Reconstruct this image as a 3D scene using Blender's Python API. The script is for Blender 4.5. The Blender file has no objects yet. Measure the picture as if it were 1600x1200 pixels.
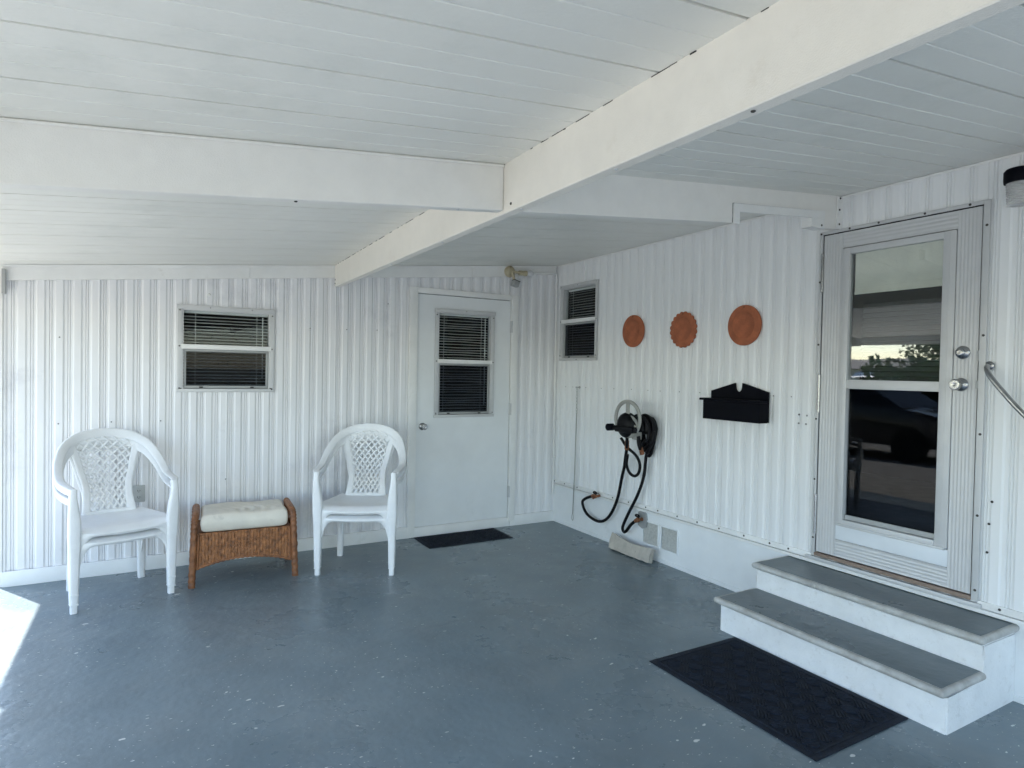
import bpy, bmesh, math, random
from mathutils import Vector, Matrix
random.seed(7)
PI = math.pi
S = bpy.context.scene
# ------------------------------------------------------------------ camera
cam_d = bpy.data.cameras.new('camera'); cam = bpy.data.objects.new('camera', cam_d)
S.collection.objects.link(cam); S.camera = cam
cam_d.sensor_width = 36; cam_d.lens = 21.987; cam_d.clip_start = .05; cam_d.clip_end = 2000
_r = Vector((.86869838, -.49498125, .01888632)); _u = Vector((-.00677209, .02625649, .9996323)); _f = Vector((.49529514, .86850685, -.01945692))
m = Matrix.Identity(4)
for i in range(3):
    m[i][0] = _r[i]; m[i][1] = _u[i]; m[i][2] = -_f[i]
m[0][3], m[1][3], m[2][3] = -3.35264, -5.03529, 1.42966
cam.matrix_world = m
# ------------------------------------------------------------------ world, sun, exposure
SUN_EL = math.radians(42.3); SX, SY = -.517, .856          # the sun stands behind the shed, to the left
w = bpy.data.worlds.new('World'); S.world = w; w.use_nodes = True
nt = w.node_tree; nt.nodes.clear()
sky = nt.nodes.new('ShaderNodeTexSky'); sky.sky_type = 'NISHITA'; sky.sun_disc = False
sky.sun_elevation = SUN_EL; sky.sun_rotation = math.atan2(SX, SY); sky.air_density = 1.0; sky.dust_density = .4; sky.ozone_density = 1.2
bg = nt.nodes.new('ShaderNodeBackground'); bg.inputs[1].default_value = .14
ow = nt.nodes.new('ShaderNodeOutputWorld')
nt.links.new(sky.outputs[0], bg.inputs[0]); nt.links.new(bg.outputs[0], ow.inputs[0])
sd = bpy.data.lights.new('sun', 'SUN'); sd.energy = 3.6; sd.angle = math.radians(.5); sd.color = (1, .95, .87)
so = bpy.data.objects.new('sun', sd); S.collection.objects.link(so)
sdir = Vector((SX*math.cos(SUN_EL), SY*math.cos(SUN_EL), math.sin(SUN_EL)))
so.rotation_euler = sdir.to_track_quat('Z', 'Y').to_euler(); so.location = sdir*30
S.view_settings.view_transform = 'Standard'; S.view_settings.look = 'None'
S.view_settings.exposure = 2.30; S.view_settings.gamma = 1
S.cycles.max_bounces = 14; S.cycles.diffuse_bounces = 8; S.cycles.glossy_bounces = 6; S.cycles.transparent_max_bounces = 16
# ------------------------------------------------------------------ materials
def mat(name, col, rough=.5, var=.06, scale=6, bump=0, bscale=60, metal=0, spec=.5, stretch=None, tint=None, coat=0, dirt=None, wav=0):
    M = bpy.data.materials.new(name); M.use_nodes = True
    n = M.node_tree; b = n.nodes['Principled BSDF']; L = n.links.new
    b.inputs['Roughness'].default_value = rough; b.inputs['Metallic'].default_value = metal
    b.inputs['Specular IOR Level'].default_value = spec
    if coat: b.inputs['Coat Weight'].default_value = coat
    tc = n.nodes.new('ShaderNodeTexCoord'); src = tc.outputs['Object']
    if stretch:
        mp = n.nodes.new('ShaderNodeMapping'); mp.inputs['Scale'].default_value = stretch; L(src, mp.inputs[0]); src2 = mp.outputs[0]
    else: src2 = src
    ns = n.nodes.new('ShaderNodeTexNoise'); ns.inputs['Scale'].default_value = scale; ns.inputs['Detail'].default_value = 7; ns.inputs['Roughness'].default_value = .62
    L(src2, ns.inputs[0])
    rp = n.nodes.new('ShaderNodeValToRGB'); L(ns.outputs[0], rp.inputs[0])
    c = Vector(col); t = Vector(tint) if tint else c*(1-var*2.2)
    rp.color_ramp.elements[0].position = .3; rp.color_ramp.elements[0].color = (*t, 1)
    rp.color_ramp.elements[1].position = .68; rp.color_ramp.elements[1].color = (*[min(1, v*(1+var)) for v in c], 1)
    out = rp.outputs[0]
    if dirt:                                   # dirt = (colour, noise scale, threshold, strength)
        dn = n.nodes.new('ShaderNodeTexNoise'); dn.inputs['Scale'].default_value = dirt[1]; dn.inputs['Detail'].default_value = 9; dn.inputs['Roughness'].default_value = .7
        L(src, dn.inputs[0])
        dr = n.nodes.new('ShaderNodeMapRange'); dr.inputs[1].default_value = dirt[2]; dr.inputs[2].default_value = dirt[2]+.14; dr.inputs[4].default_value = dirt[3]
        L(dn.outputs[0], dr.inputs[0])
        mx = n.nodes.new('ShaderNodeMix'); mx.data_type = 'RGBA'; L(dr.outputs[0], mx.inputs[0]); L(out, mx.inputs[6]); mx.inputs[7].default_value = (*dirt[0], 1)
        out = mx.outputs[2]
    L(out, b.inputs['Base Color'])
    rr = n.nodes.new('ShaderNodeMapRange'); rr.inputs[3].default_value = rough*.85; rr.inputs[4].default_value = min(1, rough*1.2); L(ns.outputs[0], rr.inputs[0]); L(rr.outputs[0], b.inputs['Roughness'])
    if bump:
        bn = n.nodes.new('ShaderNodeTexNoise'); bn.inputs['Scale'].default_value = bscale; bn.inputs['Detail'].default_value = 4; L(src2, bn.inputs[0])
        bp = n.nodes.new('ShaderNodeBump'); bp.inputs['Strength'].default_value = bump; bp.inputs['Distance'].default_value = .004; L(bn.outputs[0], bp.inputs['Height']); L(bp.outputs[0], b.inputs['Normal'])
        if wav:                                # slow dents and waves of thin sheet
            wn = n.nodes.new('ShaderNodeTexNoise'); wn.inputs['Scale'].default_value = wav; wn.inputs['Detail'].default_value = 2; L(src, wn.inputs[0])
            wb = n.nodes.new('ShaderNodeBump'); wb.inputs['Strength'].default_value = .45; wb.inputs['Distance'].default_value = .03; L(wn.outputs[0], wb.inputs['Height']); L(wb.outputs[0], bp.inputs['Normal'])
    return M
def nodes(M): return M.node_tree, M.node_tree.nodes['Principled BSDF'], M.node_tree.links.new

M = {}
M['siding'] = mat('siding_paint', (.80, .81, .815), .42, .012, 3, .06, 90, stretch=(1, 1, .25), dirt=((.55, .55, .56), 2.3, .62, .35), wav=3)
M['siding_worn'] = mat('worn_siding_paint', (.79, .79, .80), .45, .02, 3, .08, 90, stretch=(1, 1, .25), dirt=((.47, .47, .51), 1.25, .55, .50), wav=3)
M['trim'] = mat('trim_paint', (.80, .80, .785), .45, .03, 5, .15, 70, dirt=((.5, .48, .44), 5, .60, .45), wav=3)
M['beam'] = mat('beam_paint', (.80, .785, .75), .5, .02, 9, .25, 260, dirt=((.62, .58, .52), 4, .60, .35), wav=2.2)
M['beam_bounce'] = mat('bounce_tinted_beam_paint', (.80, .765, .70), .5, .02, 9, .25, 260, dirt=((.64, .58, .50), 5, .60, .4), wav=2.2)  # beam paint warmed for the main beam, warm bounce light put into the colour
M['pans'] = mat('roof_pan_paint', (.785, .780, .735), .42, .025, 1.4, .25, 170, stretch=(.35, 1, 1), dirt=((.56, .58, .54), 1.3, .56, .4), wav=2.5)
M['skirt'] = mat('skirting_paint', (.80, .82, .83), .6, .03, 4, .3, 120, dirt=((.5, .5, .48), 4, .60, .4), wav=3)
M['door'] = mat('door_paint', (.77, .79, .80), .45, .03, 2.2, .12, 120, dirt=((.52, .53, .52), 3, .63, .35))
M['alum'] = mat('bare_aluminium', (.57, .575, .58), .42, .02, 12, .05, 200, metal=.15)
M['alum_dk'] = mat('weathered_aluminium', (.36, .37, .37), .42, .04, 12, .05, 200, metal=.2)
M['chrome'] = mat('worn_chrome', (.42, .42, .42), .25, .08, 30, 0, metal=1)
M['screw'] = mat('dark_screw', (.05, .045, .04), .6, .2, 40)
M['screw_lt'] = mat('grey_rivet', (.30, .30, .30), .5, .2, 40)
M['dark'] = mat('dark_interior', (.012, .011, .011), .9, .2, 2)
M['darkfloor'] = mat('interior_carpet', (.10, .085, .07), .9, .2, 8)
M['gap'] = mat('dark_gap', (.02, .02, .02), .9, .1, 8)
M['blind'] = mat('blind_slats', (.80, .80, .78), .45, .04, 10)
M['shade'] = mat('roller_shade', (.90, .87, .76), .8, .05, 8, .3, 300)
M['plastic'] = mat('white_resin', (.80, .81, .82), .36, .025, 8, .18, 260, dirt=((.62, .62, .60), 9, .68, .3))
M['terra'] = mat('terracotta', (.39, .122, .056), .85, .14, 18, .5, 120, dirt=((.27, .09, .05), 22, .58, .5))
M['black'] = mat('black_paint', (.002, .0025, .006), .6, .2, 10, .1, 90, spec=.1)
M['hose'] = mat('black_rubber', (.004, .004, .006), .5, .2, 20, .2, 120, spec=.2)
M['copper'] = mat('tarnished_brass', (.34, .15, .08), .42, .2, 40, .1, metal=.7)
M['greyplastic'] = mat('grey_plastic', (.30, .30, .28), .4, .06, 20, .1)
M['concrete'] = mat('cast_concrete', (.50, .46, .40), .9, .1, 14, .8, 90, dirt=((.16, .14, .11), 18, .60, .8))
M['nosing'] = mat('step_nosing_paint', (.46, .46, .44), .6, .12, 14, .6, 90, tint=(.33, .32, .30), dirt=((.72, .72, .70), 9, .60, .8))
M['riser'] = mat('step_riser_paint', (.78, .79, .79), .6, .04, 7, .6, 110, dirt=((.55, .54, .52), 30, .56, .5))
M['rug'] = mat('navy_rubber_mat', (.010, .016, .030), .75, .35, 60, 1.0, 420, spec=.3)
M['grass'] = mat('lawn', (.10, .115, .06), .95, .25, 1.5, 1, 60, tint=(.16, .14, .09))
M['drive'] = mat('driveway_concrete', (.40, .385, .35), .9, .07, 2.5, .5, 80, dirt=((.30, .28, .25), 2.5, .56, .5))
M['bark'] = mat('bark', (.10, .08, .06), .9, .2, 12, 1, 40)
M['leaf'] = mat('leaf', (.06, .10, .03), .6, .35, 3)
M['neighbour'] = mat('neighbour_siding', (.62, .62, .58), .6, .04, 3)
M['shingle'] = mat('shingle', (.14, .13, .12), .9, .2, 9)
M['carpaint'] = mat('dark_car_paint', (.02, .022, .028), .25, .1, 3, coat=1)
M['tyre'] = mat('tyre_rubber', (.015, .015, .015), .8, .1, 20)
M['cream'] = mat('aged_cream_plastic', (.50, .44, .30), .5, .15, 20, dirt=((.2, .15, .08), 20, .55, .6))
M['ventmesh'] = mat('vent_mesh', (.62, .62, .59), .5, .1, 60)
M['outlet'] = mat('outlet_plastic', (.46, .47, .46), .4, .04, 20)
M['brown'] = mat('brown_sill', (.26, .19, .15), .55, .1, 20)
M['cushion'] = mat('cushion_vinyl', (.72, .67, .58), .45, .05, 7, .25, 60, dirt=((.40, .37, .31), 8, .58, .55))

# wrapped rattan
M['rattan'] = mat('rattan', (.26, .105, .04), .45, .3, 22, .4, 160, tint=(.11, .04, .015))
# glass: a thin pane that lets through and mirrors
def glassmat(name, tint, refl=1.0, dark=0.0, r0=.055):
    G = bpy.data.materials.new(name); G.use_nodes = True; n = G.node_tree; n.nodes.clear(); L = n.links.new
    o = n.nodes.new('ShaderNodeOutputMaterial'); mx = n.nodes.new('ShaderNodeMixShader'); tr = n.nodes.new('ShaderNodeBsdfTransparent'); gl = n.nodes.new('ShaderNodeBsdfGlossy'); lw = n.nodes.new('ShaderNodeLayerWeight'); lw.inputs[0].default_value = .5
    pw = n.nodes.new('ShaderNodeMath'); pw.operation = 'POWER'; pw.inputs[1].default_value = 5; L(lw.outputs['Facing'], pw.inputs[0]); fr = n.nodes.new('ShaderNodeMapRange'); fr.inputs[3].default_value = r0; fr.inputs[4].default_value = 1; L(pw.outputs[0], fr.inputs[0])
    gl.inputs['Roughness'].default_value = .015; gl.inputs['Color'].default_value = (refl, refl, refl, 1); tr.inputs[0].default_value = (*tint, 1)
    ns = n.nodes.new('ShaderNodeTexNoise'); ns.inputs['Scale'].default_value = 2.5; tc = n.nodes.new('ShaderNodeTexCoord'); L(tc.outputs['Object'], ns.inputs[0])
    bp = n.nodes.new('ShaderNodeBump'); bp.inputs['Strength'].default_value = .05; bp.inputs['Distance'].default_value = .01; L(ns.outputs[0], bp.inputs['Height']); L(bp.outputs[0], gl.inputs['Normal'])
    L(fr.outputs[0], mx.inputs[0]); L(tr.outputs[0], mx.inputs[1]); L(gl.outputs[0], mx.inputs[2])
    if dark:
        df = n.nodes.new('ShaderNodeBsdfDiffuse'); df.inputs[0].default_value = (.03, .032, .036, 1); m2 = n.nodes.new('ShaderNodeMixShader'); m2.inputs[0].default_value = dark
        L(mx.outputs[0], m2.inputs[1]); L(df.outputs[0], m2.inputs[2]); L(m2.outputs[0], o.inputs[0])
    else: L(mx.outputs[0], o.inputs[0])
    return G
M['glass'] = glassmat('window_glass', (.92, .94, .94), r0=.006)
M['doorglass'] = glassmat('storm_door_glass', (.90, .92, .92), r0=.085)
M['lowglass'] = glassmat('lower_door_glass', (.8, .82, .84), r0=.012)
M['screen'] = glassmat('screened_glass', (.66, .69, .73), .8, .10, .006)
M['carglass'] = glassmat('car_glass', (.1, .1, .1))

# painted floor: grey-blue paint, scuffs, white chips, hairlines, bare pale patch at the open edge
def floormat(name, chips=True, k=1.0):
    F = bpy.data.materials.new(name); F.use_nodes = True; n, b, L = nodes(F)
    tc = n.nodes.new('ShaderNodeTexCoord').outputs['Object']
    def noise(sc, det=6, rg=.6, vec=None):
        t = n.nodes.new('ShaderNodeTexNoise'); t.inputs['Scale'].default_value = sc; t.inputs['Detail'].default_value = det; t.inputs['Roughness'].default_value = rg; L(vec or tc, t.inputs[0]); return t.outputs[0]
    def rng(v, a, c, lo=0, hi=1):
        t = n.nodes.new('ShaderNodeMapRange'); t.inputs[1].default_value = a; t.inputs[2].default_value = c; t.inputs[3].default_value = lo; t.inputs[4].default_value = hi; L(v, t.inputs[0]); return t.outputs[0]
    def mix(f, a, c):
        t = n.nodes.new('ShaderNodeMix'); t.data_type = 'RGBA'
        if isinstance(f, float): t.inputs[0].default_value = f
        else: L(f, t.inputs[0])
        for v, s in ((a, 6), (c, 7)):
            if isinstance(v, tuple): t.inputs[s].default_value = (*v, 1)
            else: L(v, t.inputs[s])
        return t.outputs[2]
    def mul(a, c, op='MULTIPLY'):
        t = n.nodes.new('ShaderNodeMath'); t.operation = op
        for i, v in enumerate((a, c)):
            if isinstance(v, (int, float)): t.inputs[i].default_value = v
            else: L(v, t.inputs[i])
        return t.outputs[0]
    col = mix(rng(noise(1.1), .3, .7), (.138, .183, .208), (.182, .230, .254))
    col = mix(rng(noise(3.5, 5, .55), .45, .8, 0, .5), col, (.11, .135, .145))
    col = mix(rng(noise(2.6, 6, .6), .5, .8, 0, .4), col, (.23, .255, .262))
    # dark scuffs, stretched
    mp = n.nodes.new('ShaderNodeMapping'); mp.inputs['Scale'].default_value = (1.5, 9, 1); mp.inputs['Rotation'].default_value = (0, 0, .5); L(tc, mp.inputs[0])
    col = mix(rng(noise(2.2, 4, .5, mp.outputs[0]),   .66, .86, 0, .3), col, (.045, .055, .06))
    if chips:
        for sc, th, seed in ((9, .13, 0), (24, .16, 3.7), (55, .2, 9.1)):
            m2 = n.nodes.new('ShaderNodeMapping'); m2.inputs['Location'].default_value = (seed, seed*.7, 0); m2.inputs['Scale'].default_value = (1, 1.7, 1); L(tc, m2.inputs[0])
            dis = n.nodes.new('ShaderNodeMix'); dis.data_type = 'VECTOR'; dis.inputs[0].default_value = .03
            nz = n.nodes.new('ShaderNodeTexNoise'); nz.inputs['Scale'].default_value = 40; L(tc, nz.inputs[0]); L(m2.outputs[0], dis.inputs[4]); L(nz.outputs['Color'], dis.inputs[5])
            v = n.nodes.new('ShaderNodeTexVoronoi'); v.voronoi_dimensions = '2D'; v.inputs['Scale'].default_value = sc; L(dis.outputs[1], v.inputs[0])
            sel = n.nodes.new('ShaderNodeSeparateColor'); L(v.outputs['Color'], sel.inputs[0])
            size = rng(sel.outputs[0], .90 if sc < 20 else .92, 1.0, 0, th)                    # few cells carry a chip, each its own size
            on = mul(mul(size, v.outputs['Distance'], 'SUBTRACT'), 40)
            cl = n.nodes.new('ShaderNodeClamp'); L(on, cl.inputs[0])
            msk = mul(cl.outputs[0], rng(noise(.9, 3, .5), .38, .5))
            col = mix(msk, col, (.62, .64, .62))
    # hairline cracks
    v = n.nodes.new('ShaderNodeTexVoronoi'); v.feature = 'DISTANCE_TO_EDGE'; v.inputs['Scale'].default_value = .42
    dn = n.nodes.new('ShaderNodeTexNoise'); dn.inputs['Scale'].default_value = 1.4; dn.inputs['Detail'].default_value = 6; L(tc, dn.inputs[0])
    ad = n.nodes.new('ShaderNodeMix'); ad.data_type = 'VECTOR'; ad.inputs[0].default_value = .35; L(tc, ad.inputs[4]); L(dn.outputs['Color'], ad.inputs[5]); L(ad.outputs[1], v.inputs[0])
    ck = rng(v.outputs['Distance'], .0, .0035, .5, 0); col = mix(mul(ck, rng(noise(.7), .5, .6)), col, (.05, .06, .062))
    col = mix(1-k, col, (.02, .025, .027)) if k < 1 else col
    L(col, b.inputs['Base Color'])
    L(rng(noise(1.2, 8), .3, .7, .17, .46), b.inputs['Roughness']); b.inputs['Specular IOR Level'].default_value = .5
    bp = n.nodes.new('ShaderNodeBump'); bp.inputs['Strength'].default_value = .25; bp.inputs['Distance'].default_value = .004; L(noise(45, 6, .65), bp.inputs['Height']); 
    bp2 = n.nodes.new('ShaderNodeBump'); bp2.inputs['Strength'].default_value = .35; bp2.inputs['Distance'].default_value = .02; L(noise(5, 3), bp2.inputs['Height']); L(bp.outputs[0], bp2.inputs['Normal']); L(bp2.outputs[0], b.inputs['Normal'])
    return F
M['floor'] = floormat('grey_blue_floor_paint'); M['tread'] = floormat('grey_blue_tread_paint', False, .62)

# ------------------------------------------------------------------ geometry helpers
I3 = lambda a, d, z: Vector((a, d, z))
BACK = lambda a, d, z: Vector((a, -d, z))          # back wall: a = x, d = out of the wall
SIDE = lambda a, d, z: Vector((-d, -a, z))         # home wall: a runs towards the camera
def bm_(): return bmesh.new()
def obj(name, bm, mt, parent=None, smooth=None, loc=None):
    bmesh.ops.recalc_face_normals(bm, faces=bm.faces)
    if smooth is not None:
        bm.normal_update()
        for f in bm.faces: f.smooth = True
        for e in bm.edges:
            if len(e.link_faces) == 2 and e.calc_face_angle(0) > smooth: e.smooth = False
    me = bpy.data.meshes.new(name); bm.to_mesh(me); bm.free()
    for x in (mt if isinstance(mt, list) else [mt]): me.materials.append(x)
    o = bpy.data.objects.new(name, me); S.collection.objects.link(o)
    if parent: o.parent = parent
    if loc: o.location = loc
    return o
def thing(name, label, cat, loc=(0, 0, 0), rz=0, group=None):
    o = bpy.data.objects.new(name, None); o.empty_display_size = .2; S.collection.objects.link(o); o.location = loc; o.rotation_euler = (0, 0, rz)
    o['label'] = label; o['category'] = cat
    if group: o['group'] = group
    return o
def tag(o, label, cat, group=None):
    o['label'] = label; o['category'] = cat
    if group: o['group'] = group
    return o
def box(bm, F, a0, a1, d0, d1, z0, z1, bev=0, mi=0):
    vs = [bm.verts.new(F(a, d, z)) for a in (a0, a1) for d in (d0, d1) for z in (z0, z1)]
    q = [(0, 1, 3, 2), (4, 6, 7, 5), (0, 4, 5, 1), (2, 3, 7, 6), (0, 2, 6, 4), (1, 5, 7, 3)]
    fs = [bm.faces.new([vs[i] for i in f]) for f in q]
    for f in fs: f.material_index = mi
    if bev:
        es = set(e for f in fs for e in f.edges)
        bmesh.ops.bevel(bm, geom=list(es), offset=bev, segments=2, affect='EDGES', profile=.6)
    return vs
def prism(bm, F, pts, d0, d1, axis='d'):
    """closed outline pts (a,z) pushed from d0 to d1"""
    A = [bm.verts.new(F(a, d0, z)) for a, z in pts]; B = [bm.verts.new(F(a, d1, z)) for a, z in pts]
    bm.faces.new(A); bm.faces.new(list(reversed(B)))
    for i in range(len(pts)): j = (i+1) % len(pts); bm.faces.new((A[i], B[i], B[j], A[j]))
def shell(bm, G, t, closed=False):
    """grid of points -> slab of thickness t"""
    nu, nv = len(G), len(G[0]); top = []; bot = []
    for i in range(nu):
        ra, rb = [], []
        for j in range(nv):
            p = Vector(G[i][j]); du = Vector(G[min(i+1, nu-1)][j])-Vector(G[max(i-1, 0)][j]); dv = Vector(G[i][min(j+1, nv-1)])-Vector(G[i][max(j-1, 0)])
            n = du.cross(dv); n = n.normalized() if n.length > 1e-9 else Vector((0, 0, 1))
            ra.append(bm.verts.new(p)); rb.append(bm.verts.new(p-n*t))
        top.append(ra); bot.append(rb)
    for i in range(nu-1):
        for j in range(nv-1):
            bm.faces.new((top[i][j], top[i+1][j], top[i+1][j+1], top[i][j+1])); bm.faces.new((bot[i][j], bot[i][j+1], bot[i+1][j+1], bot[i+1][j]))
    for i in range(nu-1):
        bm.faces.new((top[i][0], bot[i][0], bot[i+1][0], top[i+1][0])); bm.faces.new((top[i][-1], top[i+1][-1], bot[i+1][-1], bot[i][-1]))
    for j in range(nv-1):
        bm.faces.new((top[0][j], top[0][j+1], bot[0][j+1], bot[0][j])); bm.faces.new((top[-1][j], bot[-1][j], bot[-1][j+1], top[-1][j+1]))
def catmull(P, n=8, closed=False):
    P = [Vector(p) for p in P]; out = []; N = len(P)
    rngi = range(N) if closed else range(N-1)
    for i in rngi:
        if closed: p0, p1, p2, p3 = P[i-1], P[i], P[(i+1) % N], P[(i+2) % N]
        else: p0, p1, p2, p3 = P[max(i-1, 0)], P[i], P[i+1], P[min(i+2, N-1)]
        for k in range(n):
            t = k/n; out.append(.5*((2*p1)+(p2-p0)*t+(2*p0-5*p1+4*p2-p3)*t*t+(3*p1-p0-3*p2+p3)*t**3))
    if not closed: out.append(P[-1])
    return out
def tube(bm, path, rad, seg=10, closed=False, ridge=None):
    path = [Vector(p) for p in path]; N = len(path); rings = []; up = None
    for i, p in enumerate(path):
        if closed: t = path[(i+1) % N]-path[i-1]
        else: t = path[min(i+1, N-1)]-path[max(i-1, 0)]
        t.normalize()
        if up is None: up = Vector((0, 0, 1)) if abs(t.z) < .9 else Vector((1, 0, 0))
        s = t.cross(up).normalized(); up = s.cross(t).normalized()
        r = rad(i/(N-1)) if callable(rad) else rad
        ring = []
        for k in range(seg):
            a = 2*PI*k/seg; rr = r*(1+(ridge(i, k, N, seg) if ridge else 0)); ring.append(bm.verts.new(p+s*math.cos(a)*rr+up*math.sin(a)*rr))
        rings.append(ring)
    for i in range(N if closed else N-1):
        A, B = rings[i], rings[(i+1) % N]
        for k in range(seg): bm.faces.new((A[k], A[(k+1) % seg], B[(k+1) % seg], B[k]))
    if not closed: bm.faces.new(list(reversed(rings[0]))); bm.faces.new(rings[-1])
def sweep(bm, path, wdir, W, T, seg=12, pw=3.2):
    """rounded-rectangle band: wdir(i,p)->width direction, W,T full sizes (numbers or functions of 0..1)"""
    path = [Vector(p) for p in path]; N = len(path); rings = []
    for i, p in enumerate(path):
        t = (path[min(i+1, N-1)]-path[max(i-1, 0)]).normalized(); wd = Vector(wdir(i/(N-1), p)); wd = (wd-t*wd.dot(t)).normalized(); n = t.cross(wd)
        f = i/(N-1); ww = (W(f) if callable(W) else W)/2; tt = (T(f) if callable(T) else T)/2; ring = []
        for k in range(seg):
            a = 2*PI*(k+.5)/seg; c, s = math.cos(a), math.sin(a); e = 2/pw
            ring.append(bm.verts.new(p+wd*ww*math.copysign(abs(c)**e, c)+n*tt*math.copysign(abs(s)**e, s)))
        rings.append(ring)
    for i in range(N-1):
        A, B = rings[i], rings[i+1]
        for k in range(seg): bm.faces.new((A[k], A[(k+1) % seg], B[(k+1) % seg], B[k]))
    bm.faces.new(list(reversed(rings[0]))); bm.faces.new(rings[-1])
def lathe(bm, prof, origin, axis, seg=24):
    """prof: (radius, height along axis)"""
    axis = Vector(axis).normalized(); u = axis.orthogonal().normalized(); v = axis.cross(u); o = Vector(origin); rings = []
    for r, h in prof:
        rings.append([bm.verts.new(o+axis*h+(u*math.cos(2*PI*k/seg)+v*math.sin(2*PI*k/seg))*max(r, 1e-4)) for k in range(seg)])
    for A, B in zip(rings, rings[1:]):
        for k in range(seg): bm.faces.new((A[k], A[(k+1) % seg], B[(k+1) % seg], B[k]))
    bm.faces.new(list(reversed(rings[0]))); bm.faces.new(rings[-1])
def rel(o):                       # shapes given in world coordinates, thing's base at o
    o = Vector(o); return lambda F: (lambda a, d, z: F(a, d, z)-o)

# ------------------------------------------------------------------ roof plane
ZC = lambda x: 2.453+.0975*x
CB = .18                            # depth of the cross beams
# ------------------------------------------------------------------ siding
PER = .0983
_prof = [(0, 0), (.0038, -.0062), (.0076, 0), (.0130, 0), (.0168, -.0062), (.0206, 0), (.028, 0), (.038, .0105), (.073, .0105), (.083, 0), (.0983, 0)]
def siding(bm, F, a0, a1, phase, z0, ztop, holes, d0=0, amp=1.0):
    cuts = {a0, a1}
    for h in holes: cuts |= {h[0], h[1]}
    k = math.floor((a0-phase)/PER)-1; pts = []
    while phase+k*PER < a1+PER:
        for a, d in _prof[:-1]: pts.append((phase+k*PER+a, d if d < 0 else d*amp*(1+.15*math.sin(k*2.3))))
        if k % 8 == 3: pts[-1:-1] = [(phase+k*PER+.0745, .0105*amp+.0022), (phase+k*PER+.0795, .0105*amp+.0022)] ; pts = sorted(set(pts))
        k += 1
    def dep(a):
        for (p, d), (q, e) in zip(pts, pts[1:]):
            if p <= a <= q: return d+(e-d)*(a-p)/(q-p) if q > p else d
        return 0
    P = sorted(set([a for a, d in pts if a0 < a < a1]) | cuts)
    for a, b in zip(P, P[1:]):
        if b-a < 1e-6: continue
        mid = (a+b)/2; segs = [(z0, None)]
        for h in holes:
            if h[0] < mid < h[1]: segs = [(z0, h[2]), (h[3], None)]
        for lo, hi in segs:
            ha, hb = (ztop(a), ztop(b)) if hi is None else (hi, hi)
            vs = [bm.verts.new(F(a, d0+dep(a), lo)), bm.verts.new(F(b, d0+dep(b), lo)), bm.verts.new(F(b, d0+dep(b), hb)), bm.verts.new(F(a, d0+dep(a), ha))]
            bm.faces.new(vs)
    bmesh.ops.remove_doubles(bm, verts=bm.verts, dist=1e-5)
def screw(name, F, a, z, parent, d=.0, r=.0055, mt=None):
    bm = bm_(); c = F(a, d, z); ax = F(0, 1, 0)-F(0, 0, 0)
    lathe(bm, [(r, 0), (r*.95, .002), (r*.6, .0035), (0, .004)], c, ax, 8)
    return obj(name, bm, mt or M['screw'], parent)
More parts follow.
